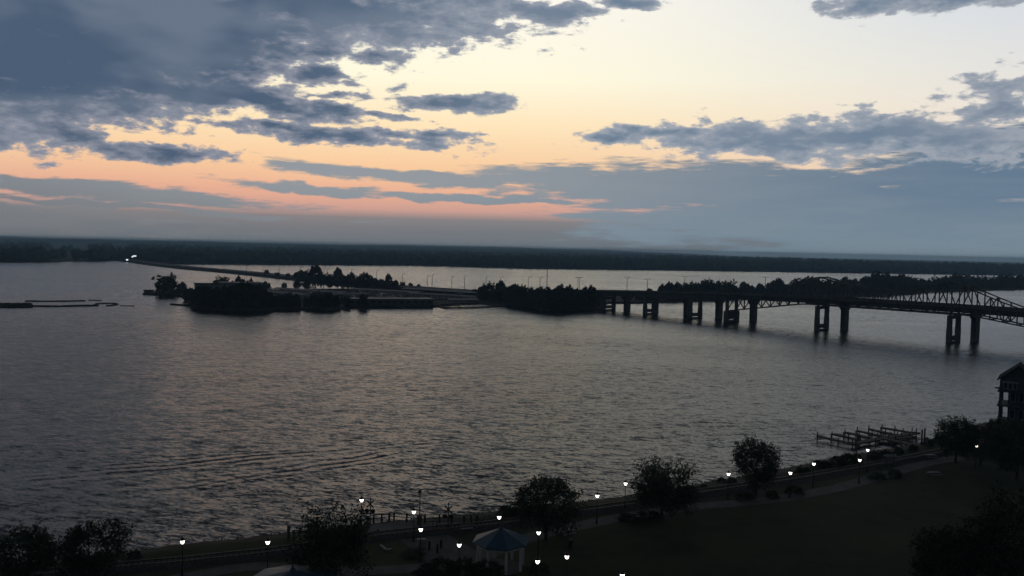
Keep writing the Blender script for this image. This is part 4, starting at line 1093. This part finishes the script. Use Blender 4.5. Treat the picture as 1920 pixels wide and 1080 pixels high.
for a, c, wd, z, lb in (((478, 543.5), (580, 552), 11, 4.6, 'grey covered dock behind the quay trees, beside the long building'), ((520, 540), (650, 548), 11, 4.6, 'grey covered dock next to the marina inlet trees'),
                        ((585, 551), (690, 550), 10, 4.4, 'grey covered dock behind the round quay trees'), ((660, 541), (790, 547.5), 11, 4.8, 'grey covered dock in front of the domed causeway trees'),
                        ((760, 540), (905, 549), 11, 5.2, 'long grey covered dock along the causeway road'), ((770, 549), (895, 556), 10, 4.6, 'grey covered dock in the middle of the moored boats'),
                        ((838, 561), (895, 561), 12, 4.6, 'grey covered dock at the outer end near the floating docks')):
    covered_dock(a, c, wd, z, lb)
flat_building(652, 812, 560.5, 572.5, 16, 'sidingwall', 'greyroof', 'long low dark boathouse along the marina quay', 12, 'boathouse')
def dock_run(px, lb, wd=2.2):
    t = thing('floating_dock', lb, 'dock'); pts = [gp(x, y, .6) for x, y in px]
    for i in range(len(pts) - 1):
        MB().beam(pts[i], pts[i + 1], wd, .7).build('deck', M['wood'], t)
        for q in (0.1, .5, .9):
            s = pts[i].lerp(pts[i + 1], q); MB().tube((s.x, s.y + wd * .55, -1), (s.x, s.y + wd * .55, 2.4), .18, .16, 6).build('pile', M['wood'], t)
dock_run(((815, 572), (838, 577.2), (880, 576.8), (944, 573.6)), 'long dark floating dock lying off the marina boathouse', 2.6)
dock_run(((890, 567.5), (920, 570.5), (946, 573.5)), 'floating dock meeting the long one at its outer tip', 2.0)
gw = thing('gangway', 'small railed gangway sloping down from the boathouse quay', 'gangway'); a, c = gp(729, 571, 1.6), gp(756, 577.5, .6)
MB().beam(a, c, 2.2, .5).build('ramp', M['wood'], gw)
for s in (-1.0, 1.0):
    MB().beam(a + Vector((0, s, 1.3)), c + Vector((0, s, 1.3)), .15, .15).build('handrail', M['steel'], gw)
    for q in (0.1, .5, .9): p = a.lerp(c, q); MB().box((p.x, p.y + s, p.z + .6), (.14, .14, 1.3)).build('post', M['steel'], gw)
def boat(x, y, L, rz, label, group):
    p = gp(x, y, 0.2); t = thing('motor_boat', label, 'boat', p, rz, group); h = L * .14; wd = L * .16
    MB().add([(-L / 2, -wd, h), (L * .2, -wd, h), (L / 2, 0, h * 1.25), (L * .2, wd, h), (-L / 2, wd, h), (-L / 2, -wd * .7, -.3), (L * .15, -wd * .6, -.3), (L * .38, 0, -.3), (L * .15, wd * .6, -.3), (-L / 2, wd * .7, -.3)],
             [(0, 1, 2, 3, 4), (9, 8, 7, 6, 5)] + [(i, 5 + i, 5 + (i + 1) % 5, (i + 1) % 5) for i in range(5)]).build('hull', M['white'], t)
    cb = MB().add([(-L * .3, -wd * .7, h), (L * .15, -wd * .6, h), (L * .15, wd * .6, h), (-L * .3, wd * .7, h), (-L * .26, -wd * .6, h * 2.3), (L * .04, -wd * .5, h * 2.3), (L * .04, wd * .5, h * 2.3), (-L * .26, wd * .6, h * 2.3)],
             [(4, 5, 6, 7), (0, 1, 5, 4), (1, 2, 6, 5), (2, 3, 7, 6), (3, 0, 4, 7)]).build('cabin', M['white'], t)
    MB().box((-L * .08, 0, h * 1.75), (L * .26, wd * 1.32, h * .45)).build('window', M['glass'], cb)
for i, (x, y) in enumerate(((512, 557), (577, 556), (640, 560), (655, 558.5), (672, 551), (703, 560.5), (712, 559.5), (722, 560.5), (733, 560), (746, 561), (800, 562), (815, 563.5), (830, 557), (858, 558.5), (872, 564), (888, 562), (676, 560))):
    boat(x, y, rnd.uniform(8, 13), rnd.choice((0.1, 3.0, .4, 2.7)) + rnd.uniform(-.2, .2), 'white cabin motor boat moored among the marina docks', 'boats moored in the marina')

# ------------------------------------------------------------------ far shore
shore_px = [(-400, 490), (-150, 491), (0, 491), (90, 491.3), (170, 490), (215, 488), (240, 488.6), (330, 494.5), (420, 495), (640, 496.7), (760, 497), (850, 499), (960, 502.5), (1100, 504.5), (1300, 507), (1600, 511.5), (1800, 514.5), (1920, 516.5), (2100, 519), (2400, 523)]
fsh = [gp(x, y, 0) for x, y in shore_px]
fsh = [Vector((-7900, 1500, 0)), Vector((-4000, 1700, 0))] + fsh + [Vector((4200, 2100, 0)), Vector((7900, 2300, 0))]
vs = []; fs = []
for p in fsh:
    for k, z in ((-12, -1.4), (0, 0.4), (30, 1.5)): vs.append((p.x, p.y + k, z))
    vs.append((p.x * 1.0, 8950, 2.0))
for i in range(len(fsh) - 1):
    for k in range(3): fs.append((4 * i + k, 4 * i + 4 + k, 4 * i + 5 + k, 4 * i + 1 + k))
o = MB().add(vs, fs).build('far_shore', M['forest']); recalc(o); struct(o)
FX = np.array([p.x for p in fsh]); FY = np.array([p.y for p in fsh]); od = np.argsort(FX)
def far_y(x): return float(np.interp(x, FX[od], FY[od]))
# the far wood: thousands of rough crowns, one mass
g = np.random.default_rng(5)
ico = bmesh.new(); bmesh.ops.create_icosphere(ico, subdivisions=1, radius=1.0); ico.verts.ensure_lookup_table()
iv = np.array([v.co[:] for v in ico.verts]); ifc = np.array([[v.index for v in f.verts] for f in ico.faces]); ico.free()
cen = []
def sow(n, d0, d1, h0, h1, span):
    for _ in range(n):
        ang = g.uniform(-span, span); dd = g.uniform(d0, d1) if d1 > 60 else abs(g.normal(0, 1)) * d1 + d0
        xx = math.tan(ang) * 1700
        if xx > 300: dd = min(dd, float(np.interp(xx, [300, 900, 1400], [3000, 900, 350])) * g.uniform(.1, 1))
        yy = far_y(xx); k = (yy + dd) / yy; cx, cy = xx * k, yy * k
        cen.append((cx, cy, g.uniform(h0, h1), g.uniform(.3, .55)))
sow(2600, 6, 25, 13, 23, .85); sow(3200, 30, 400, 13, 23, .85); sow(3000, 400, 1600, 14, 25, .8); sow(3500, 1600, 5200, 16, 26, .75)
V = []; Fc = []
for i, (cx, cy, hh, rr) in enumerate(cen):
    r_ = hh * rr; v = iv * g.uniform(.75, 1.25, (len(iv), 1)); v = v * np.array([r_, r_, hh * .52]) + np.array([cx, cy, hh * .48 + 1.5]); V.append(v); Fc.append(ifc + i * len(iv))
V = np.concatenate(V); Fc = np.concatenate(Fc); me = bpy.data.meshes.new('far_forest')
me.vertices.add(len(V)); me.vertices.foreach_set('co', V.ravel()); me.loops.add(len(Fc) * 3); me.loops.foreach_set('vertex_index', Fc.ravel().astype(np.int32))
me.polygons.add(len(Fc)); me.polygons.foreach_set('loop_start', np.arange(0, len(Fc) * 3, 3, dtype=np.int32)); me.update(calc_edges=True); me.materials.append(M['forest'])
o = obj('far_forest', me); struct(o, 'stuff')
# low wooded hills closing the view
def ridge(name, y0, h, amp, seed, x0=-7800, x1=7800):
    gg = random.Random(seed); ph = [gg.uniform(0, 6.28) for _ in range(6)]; vs = []; fs = []; n_ = 1100
    for i in range(n_ + 1):
        x = x0 + (x1 - x0) * i / n_
        z = h * float(np.interp(x / y0, [.1, .32], [1, .03])) + amp * float(np.interp(x / y0, [.1, .32], [1, .05])) * (.5 * math.sin(x / 900 + ph[0]) + .3 * math.sin(x / 370 + ph[1]) + .2 * math.sin(x / 150 + ph[2])) + gg.uniform(-1.6, 1.6) * float(np.interp(x / y0, [.1, .32], [1, .2]))
        for k, zz in ((0, 1.0), (300, max(1.5, z * .8)), (600, max(1.8, z)), (1200, 1.0)): vs.append((x, y0 + k, zz))
    for i in range(n_):
        for k in range(3): fs.append((4 * i + k, 4 * i + 4 + k, 4 * i + 5 + k, 4 * i + 1 + k))
    o = MB().add(vs, fs).build(name, M['forest']); recalc(o); return struct(o)
ridge('hills', 7300, 39, 7, 3); ridge('hills', 4600, 30, 5, 9)

# ------------------------------------------------------------------ haze
hz_m = bpy.data.materials.new('haze'); hz_m.use_nodes = True
nt = hz_m.node_tree; nt.nodes.remove(nt.nodes['Principled BSDF'])
pv = nt.nodes.new('ShaderNodeVolumePrincipled'); pv.inputs['Color'].default_value = (0.46, 0.76, 1.0, 1); pv.inputs['Density'].default_value = 1.45e-4; pv.inputs['Anisotropy'].default_value = 0.3
nt.links.new(pv.outputs[0], [n for n in nt.nodes if n.type == 'OUTPUT_MATERIAL'][0].inputs['Volume'])
hzb = MB().box((0, 4330, 23.5), (16400, 9660, 52)).build('haze', hz_m); struct(hzb, 'stuff')
